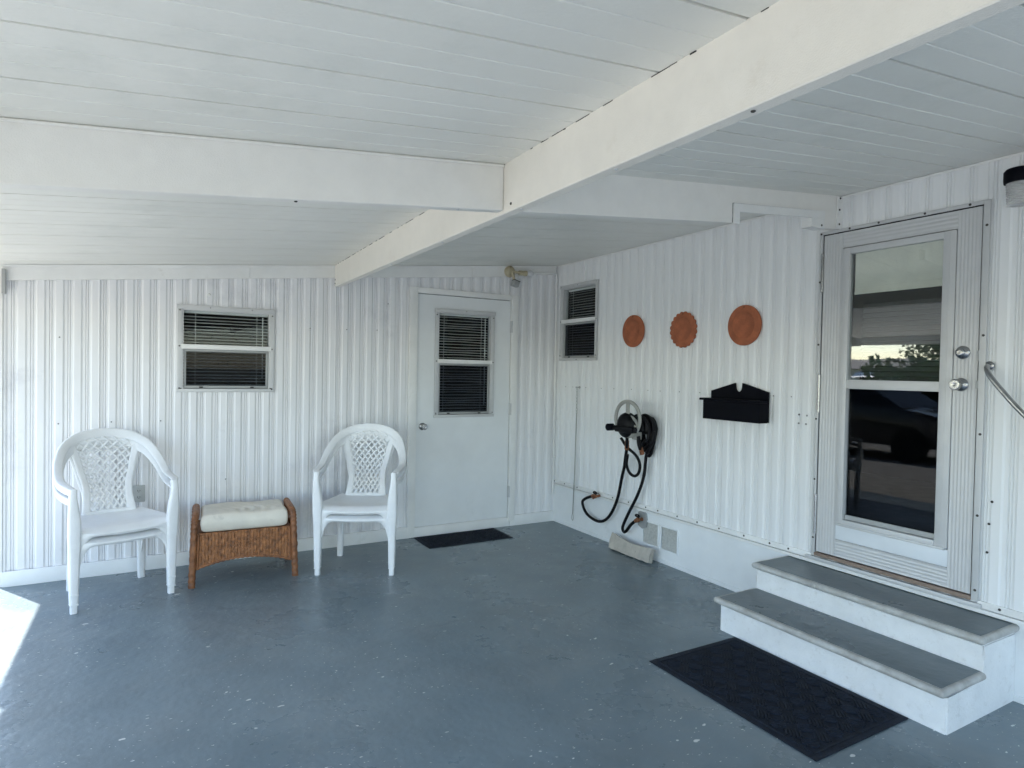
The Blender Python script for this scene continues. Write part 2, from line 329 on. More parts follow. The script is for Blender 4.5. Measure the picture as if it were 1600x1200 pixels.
def window(parent, F, a0, a1, z0, z1, zm, screws, thick=.03, blind_in=.05, kink=False):
    """sliding sash window: a0..a1, z0..z1 outer flange, zm meeting rail"""
    f = thick; wroot = bm_()
    # flange with inner reveal
    for A in ((a0, a0+f, z0+f, z1-f), (a1-f, a1, z0+f, z1-f), (a0-.006, a1+.006, z1-f, z1), (a0-.004, a1+.004, z0, z0+f*.8)):
        box(wroot, F, A[0], A[1], .006, .016 if A[3] != z1 else .02, A[2], A[3], .002)
    g = f*.5
    for A in ((a0+f, a0+f+g*.6, z0+f*.8, z1-f), (a1-f-g*.6, a1-f, z0+f*.8, z1-f), (a0+f+g*.6, a1-f-g*.6, z1-f-g*.6, z1-f)):
        box(wroot, F, A[0], A[1], -.05, .010, A[2], A[3], 0)
    fr = obj('window', wroot, M['alum'], parent, .6)
    b = bm_(); box(b, F, a0+f*.8, a1-f*.8, -.012, .020, zm-.017, zm+.017, .004); obj('meeting_rail', b, M['trim'], fr, .6)
    # lower sash
    b = bm_(); i0, i1 = a0+f+g*.6, a1-f-g*.6
    for A in ((i0+.002, i0+.018, z0+f*.8+.022, zm-.034), (i1-.018, i1-.002, z0+f*.8+.022, zm-.034), (i0+.002, i1-.002, z0+f*.8+.002, z0+f*.8+.022), (i0+.002, i1-.002, zm-.034, zm-.018)):
        box(b, F, A[0], A[1], -.02, -.004, A[2], A[3], .002)
    obj('sash', b, M['alum_dk'], fr, .6)
    for q in (.2, .8):
        b = bm_(); aa = i0+(i1-i0)*q; box(b, F, aa-.012, aa+.012, -.004, .006, z0+f*.8+.006, z0+f*.8+.016, .002); obj('latch', b, M['gap'], fr)
    b = bm_(); box(b, F, i0+.001, i1-.001, -.030, -.027, zm, z1-f-g*.6); obj('pane', b, M['glass'], fr)
    b = bm_(); box(b, F, i0+.018, i1-.018, -.014, -.011, z0+f*.8+.02, zm-.032); obj('pane', b, M['screen'], fr)
    b = bm_(); zz = z0+.03; k = 0; j0, j1 = a0+f+.006, a1-f-.006
    while zz < z1-.03:
        sag = .006*math.sin(zz*57) if kink else .0015*math.sin(zz*91)
        n = 8
        G = [[F(j0+(j1-j0)*i/n, -blind_in-.009*q, zz+.0035*q+(sag*(1-abs(i/n-.42)*2.2) if kink else sag)) for q in (-1, 0, 1)] for i in range(n+1)]
        shell(b, G, .0008); zz += .0235
    box(b, F, j0, j1, -blind_in-.014, -blind_in+.014, z1-f-.022, z1-f-.002)
    for q in (.14, .86): aa = j0+(j1-j0)*q; box(b, F, aa-.0015, aa+.0015, -blind_in+.0105, -blind_in+.0115, z0+.03, z1-.03)
    aa = j0+(j1-j0)*.93; box(b, F, aa-.003, aa+.003, -blind_in+.015, -blind_in+.021, z0+.1, z1-.06)
    obj('blind', b, M['blind'], fr)
    for a, z in screws: screw('screw', F, a, z, fr, .017)
    return fr
def reveal(F, holes, parent, depth=.10, name='wall_reveal', mt=None):
    b = bm_()
    for a0, a1, z0, z1 in holes:
        box(b, F, a0-.02, a0, -depth, -.003, z0-.02, z1+.02); box(b, F, a1, a1+.02, -depth, -.003, z0-.02, z1+.02)
        box(b, F, a0, a1, -depth, -.003, z0-.02, z0); box(b, F, a0, a1, -depth, -.003, z1, z1+.02)
    return obj(name, b, mt or M['trim'], parent)

# ================================================================== SETTING
b = bm_(); box(b, I3, -4.45, .02, -6.9, .02, -.15, 0); fl = obj('floor', b, M['floor']); fl['kind'] = 'structure'
b = bm_(); box(b, I3, -7.6, -4.454, -6.9, 5.5, -.15, -.012); o = obj('driveway', b, M['drive']); o['kind'] = 'structure'
b = bm_(); box(b, I3, -7.6, 1.5, -15, -6.904, -.15, -.012); o = obj('bounce_apron', b, M['drive']); o['kind'] = 'structure'  # unseen pale concrete, added to bounce sunlight onto the home wall and ceiling
b = bm_(); v = [b.verts.new((x, y, -.16)) for x, y in ((-400, -400), (400, -400), (400, 400), (-400, 400))]; b.faces.new(v); o = obj('ground', b, M['grass']); o['kind'] = 'structure'
b = bm_(); box(b, I3, -60, 60, -22, -15, -.155, -.10); o = obj('road', b, mat('asphalt', (.06, .06, .06), .9, .15, 3, .5, 60)); o['kind'] = 'structure'

# ================================================================== MOBILE HOME (right)
home = thing('mobile_home', 'white ribbed metal home wall on the right with the storm door', 'house')
HB = 2.777; DOOR = (2.768, 3.580, .412, 2.252)
WR = (.0823+.012, .6565-.012, 1.543+.012, 2.2497-.012)
b = bm_(); siding(b, SIDE, -.0, 9.0, .065, .388, lambda a: 2.53, [DOOR, WR], 0, .40); obj('siding', b, M['siding'], home)
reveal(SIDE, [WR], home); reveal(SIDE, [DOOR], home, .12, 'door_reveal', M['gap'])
b = bm_()
for A in ((0, DOOR[0], .30, 2.5), (DOOR[1], 9, .30, 2.5), (DOOR[0], DOOR[1], DOOR[3], 2.5), (DOOR[0], DOOR[1], .2, DOOR[2])):
    if A[0] == 0:
        for B in ((0, WR[0], .30, 2.5), (WR[1], DOOR[0], .30, 2.5), (WR[0], WR[1], WR[3], 2.5), (WR[0], WR[1], .30, WR[2])): box(b, SIDE, B[0], B[1], -.10, -.02, B[2], B[3])
    else: box(b, SIDE, A[0], A[1], -.10, -.02, A[2], A[3])
obj('wall_framing', b, M['dark'], home)
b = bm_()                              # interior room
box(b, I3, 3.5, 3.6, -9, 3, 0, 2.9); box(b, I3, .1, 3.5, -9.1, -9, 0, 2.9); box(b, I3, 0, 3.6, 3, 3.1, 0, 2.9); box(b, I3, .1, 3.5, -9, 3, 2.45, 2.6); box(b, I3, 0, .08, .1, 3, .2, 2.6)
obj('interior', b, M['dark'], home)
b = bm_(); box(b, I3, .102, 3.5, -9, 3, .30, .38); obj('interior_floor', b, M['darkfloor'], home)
b = bm_(); prism(b, lambda a, d, z: Vector((a, d, z)), [(-.05, 2.62), (3.7, 2.62), (3.7, 2.72), (1.8, 3.15), (-.05, 2.76)], -9.3, 3.2); obj('roof', b, M['neighbour'], home)
# belt trim + ledge + skirting
b = bm_(); box(b, SIDE, 0, DOOR[0]-.02, .003, .012, .372, .405, .002); box(b, SIDE, DOOR[1]+.02, 9, .003, .012, .372, .405, .002)
box(b, SIDE, 0, 9, -.006, .020, .350, .369, .003); obj('belt_trim', b, M['trim'], home, .6)
b = bm_(); box(b, SIDE, 0, 1.292, -.03, .002, .0, .345); box(b, SIDE, 1.671, 9, -.03, .002, .0, .345); box(b, SIDE, 1.292, 1.671, -.03, .002, .284, .345); box(b, SIDE, 1.292, 1.671, -.03, .002, 0, .104); box(b, SIDE, 1.468, 1.495, -.03, .002, .104, .284)
box(b, SIDE, 0, 9, .002, .010, .0, .030, .003); box(b, SIDE, 0, 9, -.03, -.004, .344, .352); obj('skirting', b, M['skirt'], home)
for a, z in [(.041, .39), (.208, .39), (.41, .39), (.72, .39), (.92, .39), (1.121, .39), (1.327, .39), (1.462, .39), (1.667, .39), (1.862, .39), (2.06, .39), (2.267, .39), (2.464, .39), (2.597, .39), (3.69, .39)]: screw('screw', SIDE, a, z, home, .012, .0065)
for a, z in [(.185, 1.30), (.30, 1.30), (.5, 1.303), (.723, 1.301), (.9, 1.305), (1.122, 1.306), (1.317, 1.305), (1.454, 1.304), (1.655, 1.306), (1.854, 1.308), (2.46, 1.311), (2.587, 1.311)]: screw('rivet', SIDE, a, z, home, .008 if a > .8 else .004, .0042, M['screw_lt'])
for a, z, mm in [(2.643, 1.207, 'screw'), (2.695, 1.204, 'screw_lt'), (2.642, 1.155, 'screw_lt'), (2.69, 1.153, 'screw_lt'), (3.645, .874, 'screw'), (3.636, .77, 'screw'), (3.632, .637, 'screw')]: screw('screw', SIDE, a, z, home, .009, .006, M[mm])
# vent grilles in the skirting
for a0, a1 in ((1.285, 1.475), (1.488, 1.678)):
    b = bm_()
    for A in ((a0, a1, .276, .290), (a0, a1, .098, .112), (a0, a0+.014, .112, .276), (a1-.014, a1, .112, .276)): box(b, SIDE, A[0], A[1], .002, .009, A[2], A[3], .002)
    z = .116
    v0 = obj('vent_grille', b, M['skirt'], home, .6); b = bm_()
    while z < .274:
        G = [[SIDE(a, -.002+.004*q, z+.0028*q) for q in (-1, 1)] for a in (a0+.012, a1-.012)]; shell(b, G, .0008); z += .0085
    obj('louvre', b, M['ventmesh'], v0); b = bm_(); box(b, SIDE, a0+.01, a1-.01, -.006, -.004, .1, .285); obj('mesh_backing', b, M['ventmesh'], v0)
# window near the corner
window(home, SIDE, .0823, .6565, 1.543, 2.2497, 1.911, [(.10, 2.235), (.36, 2.235), (.64, 2.235), (.095, 1.91), (.645, 1.91), (.095, 1.59), (.645, 1.59), (.36, 1.552)], blind_in=.07)
# storm door -------------------------------------------------------
FR = bm_()
for A in ((2.752, 2.772, .398, 2.268), (3.576, 3.604, .398, 2.268), (2.772, 3.576, 2.250, 2.268)): box(FR, SIDE, A[0], A[1], .009, .018, A[2], A[3], .002)
box(FR, SIDE, 2.7755, 2.7757, .0, .01, .4, 2.24)
fr = obj('door_frame', FR, M['alum'], home, .6)
for a, z in [(2.762, 2.256), (2.93, 2.259), (3.09, 2.259), (3.32, 2.259), (3.52, 2.259), (2.760, 1.98), (2.762, 1.62), (2.760, 1.19), (2.761, .84), (2.761, .50), (3.592, 2.15), (3.592, 1.64), (3.592, 1.18), (3.592, .80), (3.592, .45)]: screw('screw', SIDE, a, z, fr, .018, .0062)
b = bm_(); box(b, SIDE, 2.772, 3.576, -.02, .024, .398, .418, .004); obj('sill', b, M['brown'], fr, .6)
b = bm_(); box(b, SIDE, 2.72, 3.62, -.01, .030, .372, .392, .003); obj('threshold', b, M['alum'], fr, .6)
def fluted(bm, F, a0, a1, z0, z1, n, horiz=False, d=.014, dep=.0013):
    """ribbed aluminium face"""
    L = (z1-z0) if horiz else (a1-a0); pts = [(0, -.03)]
    m_ = n*8
    for i in range(m_+1): pts.append((L*(.03+.94*i/m_), d-dep*.5*(1-math.cos(2*PI*i/8))))
    pts = [(0, -.03), (0, d)]+pts[1:]
    pts += [(L, d), (L, -.03)]
    R = []
    for s, dd in pts: R.append([bm.verts.new(F(a0 if horiz else a0+s, dd, z0+s if horiz else z0)), bm.verts.new(F(a1 if horiz else a0+s, dd, z0+s if horiz else z1))])
    for A, B in zip(R, R[1:]): bm.faces.new((A[0], B[0], B[1], A[1]))
    bm.faces.new([r[0] for r in R]); bm.faces.new([r[1] for r in reversed(R)])
b = bm_()
fluted(b, SIDE, 2.780, 2.893, .424, 2.243, 6); fluted(b, SIDE, 3.470, 3.571, .424, 2.243, 6)
fluted(b, SIDE, 2.8935, 3.4695, 2.157, 2.243, 4, True); fluted(b, SIDE, 2.8935, 3.4695, .424, .519, 5, True)
dr = obj('storm_door', b, M['alum'], home, .9)
b = bm_(); box(b, SIDE, 2.8935, 3.4695, -.02, .013, .521, .607, .002); obj('kick_panel', b, mat('kick_panel_white', (.72, .76, .80), .35, .02), dr, .6)
b = bm_()
for A in ((2.896, 2.936, .612, 2.153), (3.410, 3.467, .612, 2.153)): box(b, SIDE, A[0], A[1], -.02, .020, A[2], A[3], .003)
for A in ((2.936, 3.410, 2.119, 2.153), (2.936, 3.410, 1.371, 1.421), (2.936, 3.410, .612, .640)): box(b, SIDE, A[0], A[1], -.02, .018 if A[2] > 1.3 else .026, A[2], A[3], .003)
for a in (2.914, 3.440): box(b, SIDE, a-.0015, a+.0015, .0195, .0215, .63, 2.14)
box(b, SIDE, 2.90, 3.46, .018, .034, .604, .616, .003)
obj('glazing_frame', b, M['alum'], dr, .6)
b = bm_(); box(b, SIDE, 2.936, 3.410, -.004, 0, 1.421, 2.119); obj('upper_pane', b, M['doorglass'], dr)
b = bm_(); box(b, SIDE, 2.936, 3.410, -.012, -.009, .640, 1.371); obj('lower_pane', b, M['lowglass'], dr)
b = bm_(); box(b, SIDE, 2.940, 3.408, -.006, .004, .642, .668, .002); obj('lower_sash_rail', b, M['alum_dk'], dr)
b = bm_(); n = 24
G = [[SIDE(2.95+.455*i/n, -.014+.001*math.sin(i*1.3), z) for z in (1.905, 2.0, 2.10, 2.14)] for i in range(n+1)]; shell(b, G, .0015)
box(b, SIDE, 2.95, 3.405, -.020, -.010, 1.893, 1.907, .002); obj('roller_shade', b, M['shade'], dr)
b = bm_()                              # inner jalousie slats behind the upper glass
z = 1.43
while z < 1.84:
    G = [[SIDE(a, -.10-.010*q, z+.012*q) for q in (-1, 1)] for a in (2.95, 3.40)]; shell(b, G, .002); z += .027
obj('inner_blind', b, mat('dim_slats', (.10, .10, .10), .5, .05), dr)
def knob(F, a, z, parent, dead=False, d=.0125, mt=None):
    b = bm_(); ax = F(0, 1, 0)-F(0, 0, 0)
    prof = [(.032, 0), (.032, .004), (.028, .009), (.018, .012), (.013, .016)]+([(.013, .02), (.019, .024), (.020, .034), (.016, .038), (.006, .039), (0, .037)] if dead else [(.011, .032), (.018, .040), (.0255, .050), (.0265, .060), (.022, .068), (.010, .070), (.004, .067), (0, .067)])
    lathe(b, prof, F(a, d, z), ax, 24); return obj('deadbolt' if dead else 'knob', b, mt or M['chrome'], parent, .7)
knob(SIDE, 3.508, 1.562, dr, True); knob(SIDE, 3.505, 1.409, dr)
for z0, z1 in ((1.921, 2.142), (1.228, 1.447), (.525, .756)):
    b = bm_(); h = (z1-z0)
    for q0, q1 in ((0, .26), (.27, .74), (.75, 1)): lathe(b, [(.0075, 0), (.0075, h*(q1-q0))], SIDE(2.774, .020, z0+h*q0), (0, 0, 1), 10)
    obj('hinge', b, M['chrome'], dr, .7)
for q0, q1 in ((1.52, 1.57), (1.39, 1.43)): b = bm_(); box(b, SIDE, 3.5685, 3.5765, .0, .020, q0, q1, .001); obj('latch_plate', b, M['alum_dk'], dr)

# ================================================================== STORAGE ROOM (back)
shed = thing('storage_room', 'white ribbed metal wall across the back of the carport with a plain white door and a small window', 'shed')
DB = (-1.4244-.004, -.5143+.004, .0, 2.084); WL = (-3.2197+.012, -2.5711-.012, 1.2417+.012, 1.8638-.012)
b = bm_(); siding(b, BACK, -4.19, -.0, -4.0545, .095, lambda a: ZC(a)+.03, [DB, WL], 0, .62); obj('siding', b, M['siding_worn'], shed)
reveal(BACK, [WL], shed)
b = bm_()
for A in ((-4.19, WL[0], 0), (WL[1], DB[0], 0), (DB[1], 0.0, 0)): prism(b, BACK, [(A[0], 0), (A[1], 0), (A[1], ZC(A[1])+.03), (A[0], ZC(A[0])+.03)], -.10, -.012)
prism(b, BACK, [(WL[0], 0), (WL[1], 0), (WL[1], WL[2]), (WL[0], WL[2])], -.10, -.012); prism(b, BACK, [(WL[0], WL[3]), (WL[1], WL[3]), (WL[1], ZC(WL[1])+.03), (WL[0], ZC(WL[0])+.03)], -.10, -.012)
prism(b, BACK, [(DB[0], DB[3]), (DB[1], DB[3]), (DB[1], ZC(DB[1])+.03), (DB[0], ZC(DB[0])+.03)], -.10, -.012)
obj('wall_framing', b, M['dark'], shed)
b = bm_(); box(b, I3, -4.19, .0, 2.6, 2.7, 0, 2.3); box(b, I3, -4.19, -4.10, .1, 2.6, 0, 2.1); box(b, I3, -4.0, 0, .1, 2.6, -.1, .02); obj('interior', b, M['dark'], shed)
b = bm_(); prism(b, lambda a, d, z: Vector((a, d, z)), [(-5.00, ZC(-5.00)-.10), (-4.95, ZC(-4.95)-.1), (-4.95, ZC(-4.95)+.03), (.0, ZC(0)+.03), (.0, ZC(0)+.12), (-5.00, ZC(-5.00)+.12)], .035, 2.8); obj('roof', b, M['neighbour'], shed)
b = bm_(); box(b, BACK, -4.212, -4.191, -2.7, .016, 0, ZC(-4.2)+.02, .002); obj('corner_board', b, M['trim'], shed, .6)
b = bm_(); box(b, BACK, -4.192, -4.172, .024, .050, 1.86, 2.015, .002); obj('corner_bracket', b, M['alum_dk'], shed, .6)
b = bm_()
for a0, a1, h in ((-4.19, -2.75, .1), (-2.748, -.92, .1), (-.918, -.56, .1), (-.558, -.36, .1), (-.358, -.03, .083)):
    prism(b, BACK, [(a0, ZC(a0)-h), (a1, ZC(a1)-h), (a1, ZC(a1)-.002), (a0, ZC(a0)-.002)], .006, .022)
prism(b, BACK, [(-4.19, ZC(-4.19)-.016), (-.03, ZC(-.03)-.016), (-.03, ZC(-.03)-.002), (-4.19, ZC(-4.19)-.002)], .022, .032)
obj('header_board', b, M['trim'], shed)
b = bm_(); box(b, BACK, -4.19, -1.452, .006, .026, 0, .098, .003); box(b, BACK, -1.450, -.492, .0, .022, 0, .084, .003); box(b, BACK, -.490, -.0, .006, .026, 0, .098, .003); obj('baseboard', b, M['trim'], shed, .6)
b = bm_()
for A in ((-1.4945, -1.4265, .045, 2.131), (-.5122, -.4461, .045, 2.131), (-1.4265, -.5122, 2.086, 2.131)): box(b, BACK, A[0], A[1], -.03, .030, A[2], A[3], .003)
obj('door_casing', b, M['trim'], shed, .6)
b = bm_(); dz0, dz1 = .0885, 2.0785; ww = (-1.252, -.697, 1.035, 1.952)
for A in ((-1.4205, ww[0], dz0, dz1), (ww[1], -.5180, dz0, dz1), (ww[0], ww[1], dz0, ww[2]), (ww[0], ww[1], ww[3], dz1)): box(b, BACK, A[0], A[1], -.035, .012, A[2], A[3])
bmesh.ops.remove_doubles(b, verts=b.verts, dist=1e-5)
bd = obj('door', b, M['door'], shed)
b = bm_(); box(b, BACK, -1.43, -.508, -.045, -.037, .0, 2.09); b2 = b
bmesh.ops.delete(b, geom=[], context='VERTS')
b.free(); b = bm_()
for A in ((-1.43, ww[0], 0, 2.09), (ww[1], -.508, 0, 2.09), (ww[0], ww[1], 0, ww[2]), (ww[0], ww[1], ww[3], 2.09)): box(b, BACK, A[0], A[1], -.045, -.037, A[2], A[3])
obj('door_stop', b, M['gap'], shed)
knob(BACK, -1.365, .948, bd, mt=M['chrome'])
for z0, z1 in ((1.79, 1.896), (1.032, 1.139), (.27, .376)):
    b = bm_(); lathe(b, [(.006, 0), (.006, z1-z0)], BACK(-.515, .016, z0), (0, 0, 1), 10); box(b, BACK, -.515, -.500, .012, .031, z0, z1); obj('hinge', b, M['alum'], bd, .7)
# the door's own sash window: flange, sash, panes and blind are pieces of that window
BD = lambda a, d, z: BACK(a, d+.012, z)
window(shed, BD, -1.264, -.684, 1.021, 1.965, 1.511, [(-1.25, 1.91), (-.972, 1.952), (-.70, 1.91), (-1.25, 1.51), (-.70, 1.51), (-1.25, 1.06), (-.70, 1.06)], blind_in=.06, kink=True)
window(shed, BACK, -3.2197, -2.5711, 1.2417, 1.8638, 1.567, [(-3.205, 1.825), (-3.01, 1.85), (-2.73, 1.85), (-2.587, 1.815), (-3.207, 1.57), (-2.587, 1.565), (-3.207, 1.27), (-2.587, 1.262)], blind_in=.06)
for a, z in [(-3.904, 1.033), (-3.611, 1.038), (-3.32, 1.039), (-2.307, 1.737), (-2.023, 1.744), (-1.773, 1.751), (-1.682, 1.973), (-3.9, 1.6), (-2.5, .35), (-2.9, .6)]: screw('rivet', BACK, a, z, shed, .009, .005, M['screw_lt'])
b = bm_(); lathe(b, [(.011, 0), (.009, .03), (.002, .032)], BACK(-3.02, .008, 1.945), (0, -1, -.3), 12); obj('peg', b, M['trim'], shed, .7)

# ================================================================== CARPORT ROOF
cp = thing('carport_roof', 'white painted aluminium carport roof overhead with long flat panels and boxed beams', 'carport')
# roof pans: run down the slope (x), seams every 0.3 m
b = bm_(); prof = []
y = .02; seam0 = .108                 # seams at y = .108 - .2965 k
ys = []
k = 0
while seam0-.2965*k > -6.7:  # unseen roof end behind the camera kept short to let in skylight
    s = seam0-.2965*k
    ys += [(s, .0), (s-.001, .022), (s-.0085, .022), (s-.0095, 0), (s-.0975, 0), (s-.0995, .0025), (s-.1035, .0025), (s-.1055, 0), (s-.1965, 0), (s-.1985, .0025), (s-.2025, .0025), (s-.2045, 0)]
    k += 1
ys = [q for q in ys if q[0] < .015]; ys = [(.015, 0)]+ys
EAVE = -4.90
xs = [.0, -1.0, -2.1, -3.2, -4.2, EAVE]
rows = [[b.verts.new((x, yy, ZC(x)+d)) for yy, d in ys] for x in xs]
for A, B in zip(rows, rows[1:]):
    for j in range(len(ys)-1): b.faces.new((A[j], B[j], B[j+1], A[j+1]))
y1 = ys[-1][0]
tp = [b.verts.new((x, yy, ZC(x)+.08)) for x, yy in ((0, .015), (EAVE, .015), (EAVE, y1), (0, y1))]; b.faces.new(tp)
bot = [rows[0][0], rows[-1][0], rows[-1][-1], rows[0][-1]]
b.faces.new((bot[0], tp[0], tp[1], bot[1])) if False else None
obj('roof_panels', b, M['pans'], cp)
b = bm_(); box(b, I3, EAVE-.05, EAVE, y1, .03, ZC(EAVE)-.10, ZC(EAVE)+.10, .004); box(b, I3, EAVE-.11, EAVE-.05, y1, .03, ZC(EAVE)-.02, ZC(EAVE)+.08, .01); obj('fascia', b, M['trim'], cp)
b = bm_(); prism(b, lambda a, d, z: Vector((a, d, z)), [(EAVE, ZC(EAVE)-.12), (0, ZC(0)-.12), (0, ZC(0)+.12), (EAVE, ZC(EAVE)+.12)], y1-.04, y1); obj('end_fascia', b, M['trim'], cp)
# main beam: left face at XB(y), hangs .17 deep
XB = lambda y: -2.1244+.0161*y
def beam_seg(bm, y0, y1_):
    for y_a, y_b in ((y0, y1_),):
        V = []
        for yy in (y_a, y_b):
            zb = 2.0765+.0099*yy; zt = ZC(XB(yy))+.004; x0 = XB(yy)
            V.append([bm.verts.new((x, yy, z)) for x, z in ((x0, zt), (x0, zb), (x0+.044, zb), (x0+.044, ZC(x0+.044)+.004))])
        for i in range(4): j = (i+1) % 4; bm.faces.new((V[0][i], V[1][i], V[1][j], V[0][j]))
        bm.faces.new(V[0]); bm.faces.new(list(reversed(V[1])))
b = bm_(); beam_seg(b, -.024, -6.72); bmesh.ops.bevel(b, geom=b.edges[:], offset=.003, segments=1, affect='EDGES'); bo = obj('main_beam', b, M['beam_bounce'], cp)
b = bm_()                                # dark caulk gap along the top of the beam face, broken
for k in range(90):
    y_a = -.05-k*.072; L = random.uniform(.01, .055) if random.random() < .7 else .072
    if random.random() < (.75 if -3.9 < y_a < -3.2 or y_a > -2.2 else .3):
        x0 = XB(y_a); h = random.uniform(.0015, .0038); box(b, I3, x0-.0016, x0-.0004, y_a-L, y_a, ZC(x0)-h, ZC(x0)+.001)
obj('caulk_gap', b, M['gap'], cp)
YC = -2.87
def cross(bm, x0, x1, dep0=CB):
    prism(bm, lambda a, d, z: Vector((a, d, z)), [(x0, ZC(x0)-dep0), (x1, ZC(x1)-dep0), (x1, ZC(x1)+.003), (x0, ZC(x0)+.003)], YC, YC+.044)
b = bm_(); cross(b, -4.90, XB(YC)-.001); prism(b, lambda a, d, z: Vector((a, d, z)), [(-4.90, ZC(-4.90)-.012), (XB(YC)-.002, ZC(XB(YC))-.012), (XB(YC)-.002, ZC(XB(YC))-.002), (-4.90, ZC(-4.90)-.002)], YC-.008, YC-.0005)
bmesh.ops.bevel(b, geom=b.edges[:], offset=.003, segments=1, affect='EDGES'); obj('cross_beam', b, M['beam'], cp)
# right cross beam with the notch over the path to the door
x0 = XB(YC)+.045; n0, n1 = -.879, -.176
Q = lambda a, d, z: Vector((a, d, z))
b = bm_()
prism(b, Q, [(x0, ZC(x0)-CB), (n0, ZC(n0)-CB), (n0, 2.281), (n1, 2.335), (n1, ZC(n1)-.185), (-.02, ZC(0)-.187), (-.02, ZC(-.02)+.003), (x0, ZC(x0)+.003)], YC, YC+.044)
obj('cross_beam', b, M['beam'], cp)
b = bm_()                                 # trim round the notch
prism(b, Q, [(n0-.004, 2.281-.001), (n1+.006, 2.343), (n1+.006, 2.303), (n0+.035, 2.243), (n0+.035, 2.181), (n0-.004, ZC(n0)-CB-.002)], YC-.013, YC-.0035)
box(b, Q, n1-.105, n1+.005, YC-.012, YC+.05, ZC(n1)-.190, ZC(n1)-.125, .003)
box(b, Q, -.056, -.003, YC-.008, YC-.0008, ZC(0)-.188, ZC(0)-.008, .002)
obj('notch_trim', b, M['trim'], cp)
b = bm_(); prism(b, Q, [(n0-.006, 2.281), (n0-.006, 2.2835), (n1+.006, 2.3455), (n1+.006, 2.343)], YC-.0045, YC-.0006)
prism(b, Q, [(n0-.0065, 2.2835), (n0-.0042, 2.2835), (n0-.0042, ZC(n0)-CB), (n0-.0065, ZC(n0)-CB)], YC-.0045, YC-.0006); obj('trim_gap_shade', b, M['screw_lt'], cp)  # thin grey strips paint the shadow line of the gap beside the trim
for x, z, yy in [(-.03, 2.435, -.008), (-.034, 2.37, -.008), (-.034, 2.29, -.008), (n0+.016, 2.215, -.008), (n1-.02, 2.262, -.012)]: screw('screw', lambda a, d, zz: Vector((a, YC-d, zz)), x, z, cp, -yy, .0065)
for yy, z in [(-2.93, 2.075), (-.035, 2.10), (-.04, 2.13)]: screw('screw', lambda a, d, zz: Vector((XB(a)-d, a, zz)), yy, z, cp, .0, .006)
for yy in (-2.98, -3.55, -4.05, -1.4, -2.2): screw('screw', lambda a, d, zz: Vector((zz, a, 2.0765+.0099*a-d)), yy, XB(yy)+.02, cp, .0, .006, M['screw'] if yy == -4.05 else M['alum'])
for x in (-2.95, -2.36): screw('screw', lambda a, d, zz: Vector((a, zz, ZC(a)-CB-d)), x, YC+.02, cp, 0, .006, M['screw'] if x < -2.5 else M['alum'])
b = bm_(); box(b, SIDE, .02, 6.6, .0095, .014, 2.438, 2.449, .001); obj('wall_angle', b, M['trim'], cp)
for yy in (-2.85, -6.6):
    b = bm_(); xx = -4.62; box(b, I3, xx-.04, xx+.04, yy-.04, yy+.04, -.01, ZC(xx)-.02, .006); box(b, I3, xx-.08, xx+.08, yy-.08, yy+.08, -.01, .01, .003); obj('post', b, M['trim'], cp)
for yy in (-6.0,):
    b = bm_(); prism(b, Q, [(-4.90, ZC(-4.90)-CB), (XB(yy)-.001, ZC(XB(yy))-CB), (XB(yy)-.001, ZC(XB(yy))+.003), (-4.90, ZC(-4.90)+.003)], yy, yy+.044); obj('cross_beam', b, M['beam'], cp)
    xx0 = XB(yy)+.045; b = bm_(); prism(b, Q, [(xx0, ZC(xx0)-CB), (-.02, ZC(0)-CB), (-.02, ZC(0)+.003), (xx0, ZC(xx0)+.003)], yy, yy+.044); obj('cross_beam', b, M['beam'], cp)

# ================================================================== STEPS
st = thing('entry_steps', 'two low white concrete steps with grey-blue treads below the storm door', 'steps', (-.3, -3.165, 0))
R = rel((-.3, -3.165, 0)); RI = R(I3)
yl, yr = -2.590, -3.752
b = bm_(); prism(b, lambda a, d, z: RI(a, d, z), [(-.580, -.01), (0, -.01), (0, .307), (-.290, .307), (-.290, .155), (-.580, .155)], yr, yl); bmesh.ops.bevel(b, geom=b.edges[:], offset=.005, segments=2, affect='EDGES')
obj('body', b, M['riser'], st, .6)
def nose(x_f, x_b, z):
    bb = bm_(); P = [(x_b, yl+.0), (x_f+.03, yl+.0), (x_f, yl), (x_f, yr), (x_b, yr)]
    t = .033; r = t/2
    # bull-nosed edge on three sides
    def seg(p, q, ext=0):
        tube(bb, [RI(p[0], p[1], z-r), RI(q[0], q[1], z-r)], r, 16)
    e = .012
    A, B_, C, D = (x_b, yl+e-r), (x_f+r, yl+e-r), (x_f+r, yr-e+r), (x_b, yr-e+r)
    for p, q in ((A, B_), (B_, C), (C, D)): seg(p, q)
    for p in (B_, C): bmesh.ops.create_uvsphere(bb, u_segments=16, v_segments=8, radius=r*1.0, matrix=Matrix.Translation(RI(p[0], p[1], z-r)))
    box(bb, RI, x_f+r, x_b, D[1], A[1], z-t, z-.0005)
    o = obj('nosing', bb, M['nosing'], st, .9)
    b3 = bm_(); box(b3, RI, x_f+.030, x_b+.0, yr+.012, yl-.012, z-.002, z+.0012); obj('tread', b3, M['tread'], st)
nose(-.325, -.002, .345); nose(-.632, -.292, .192)

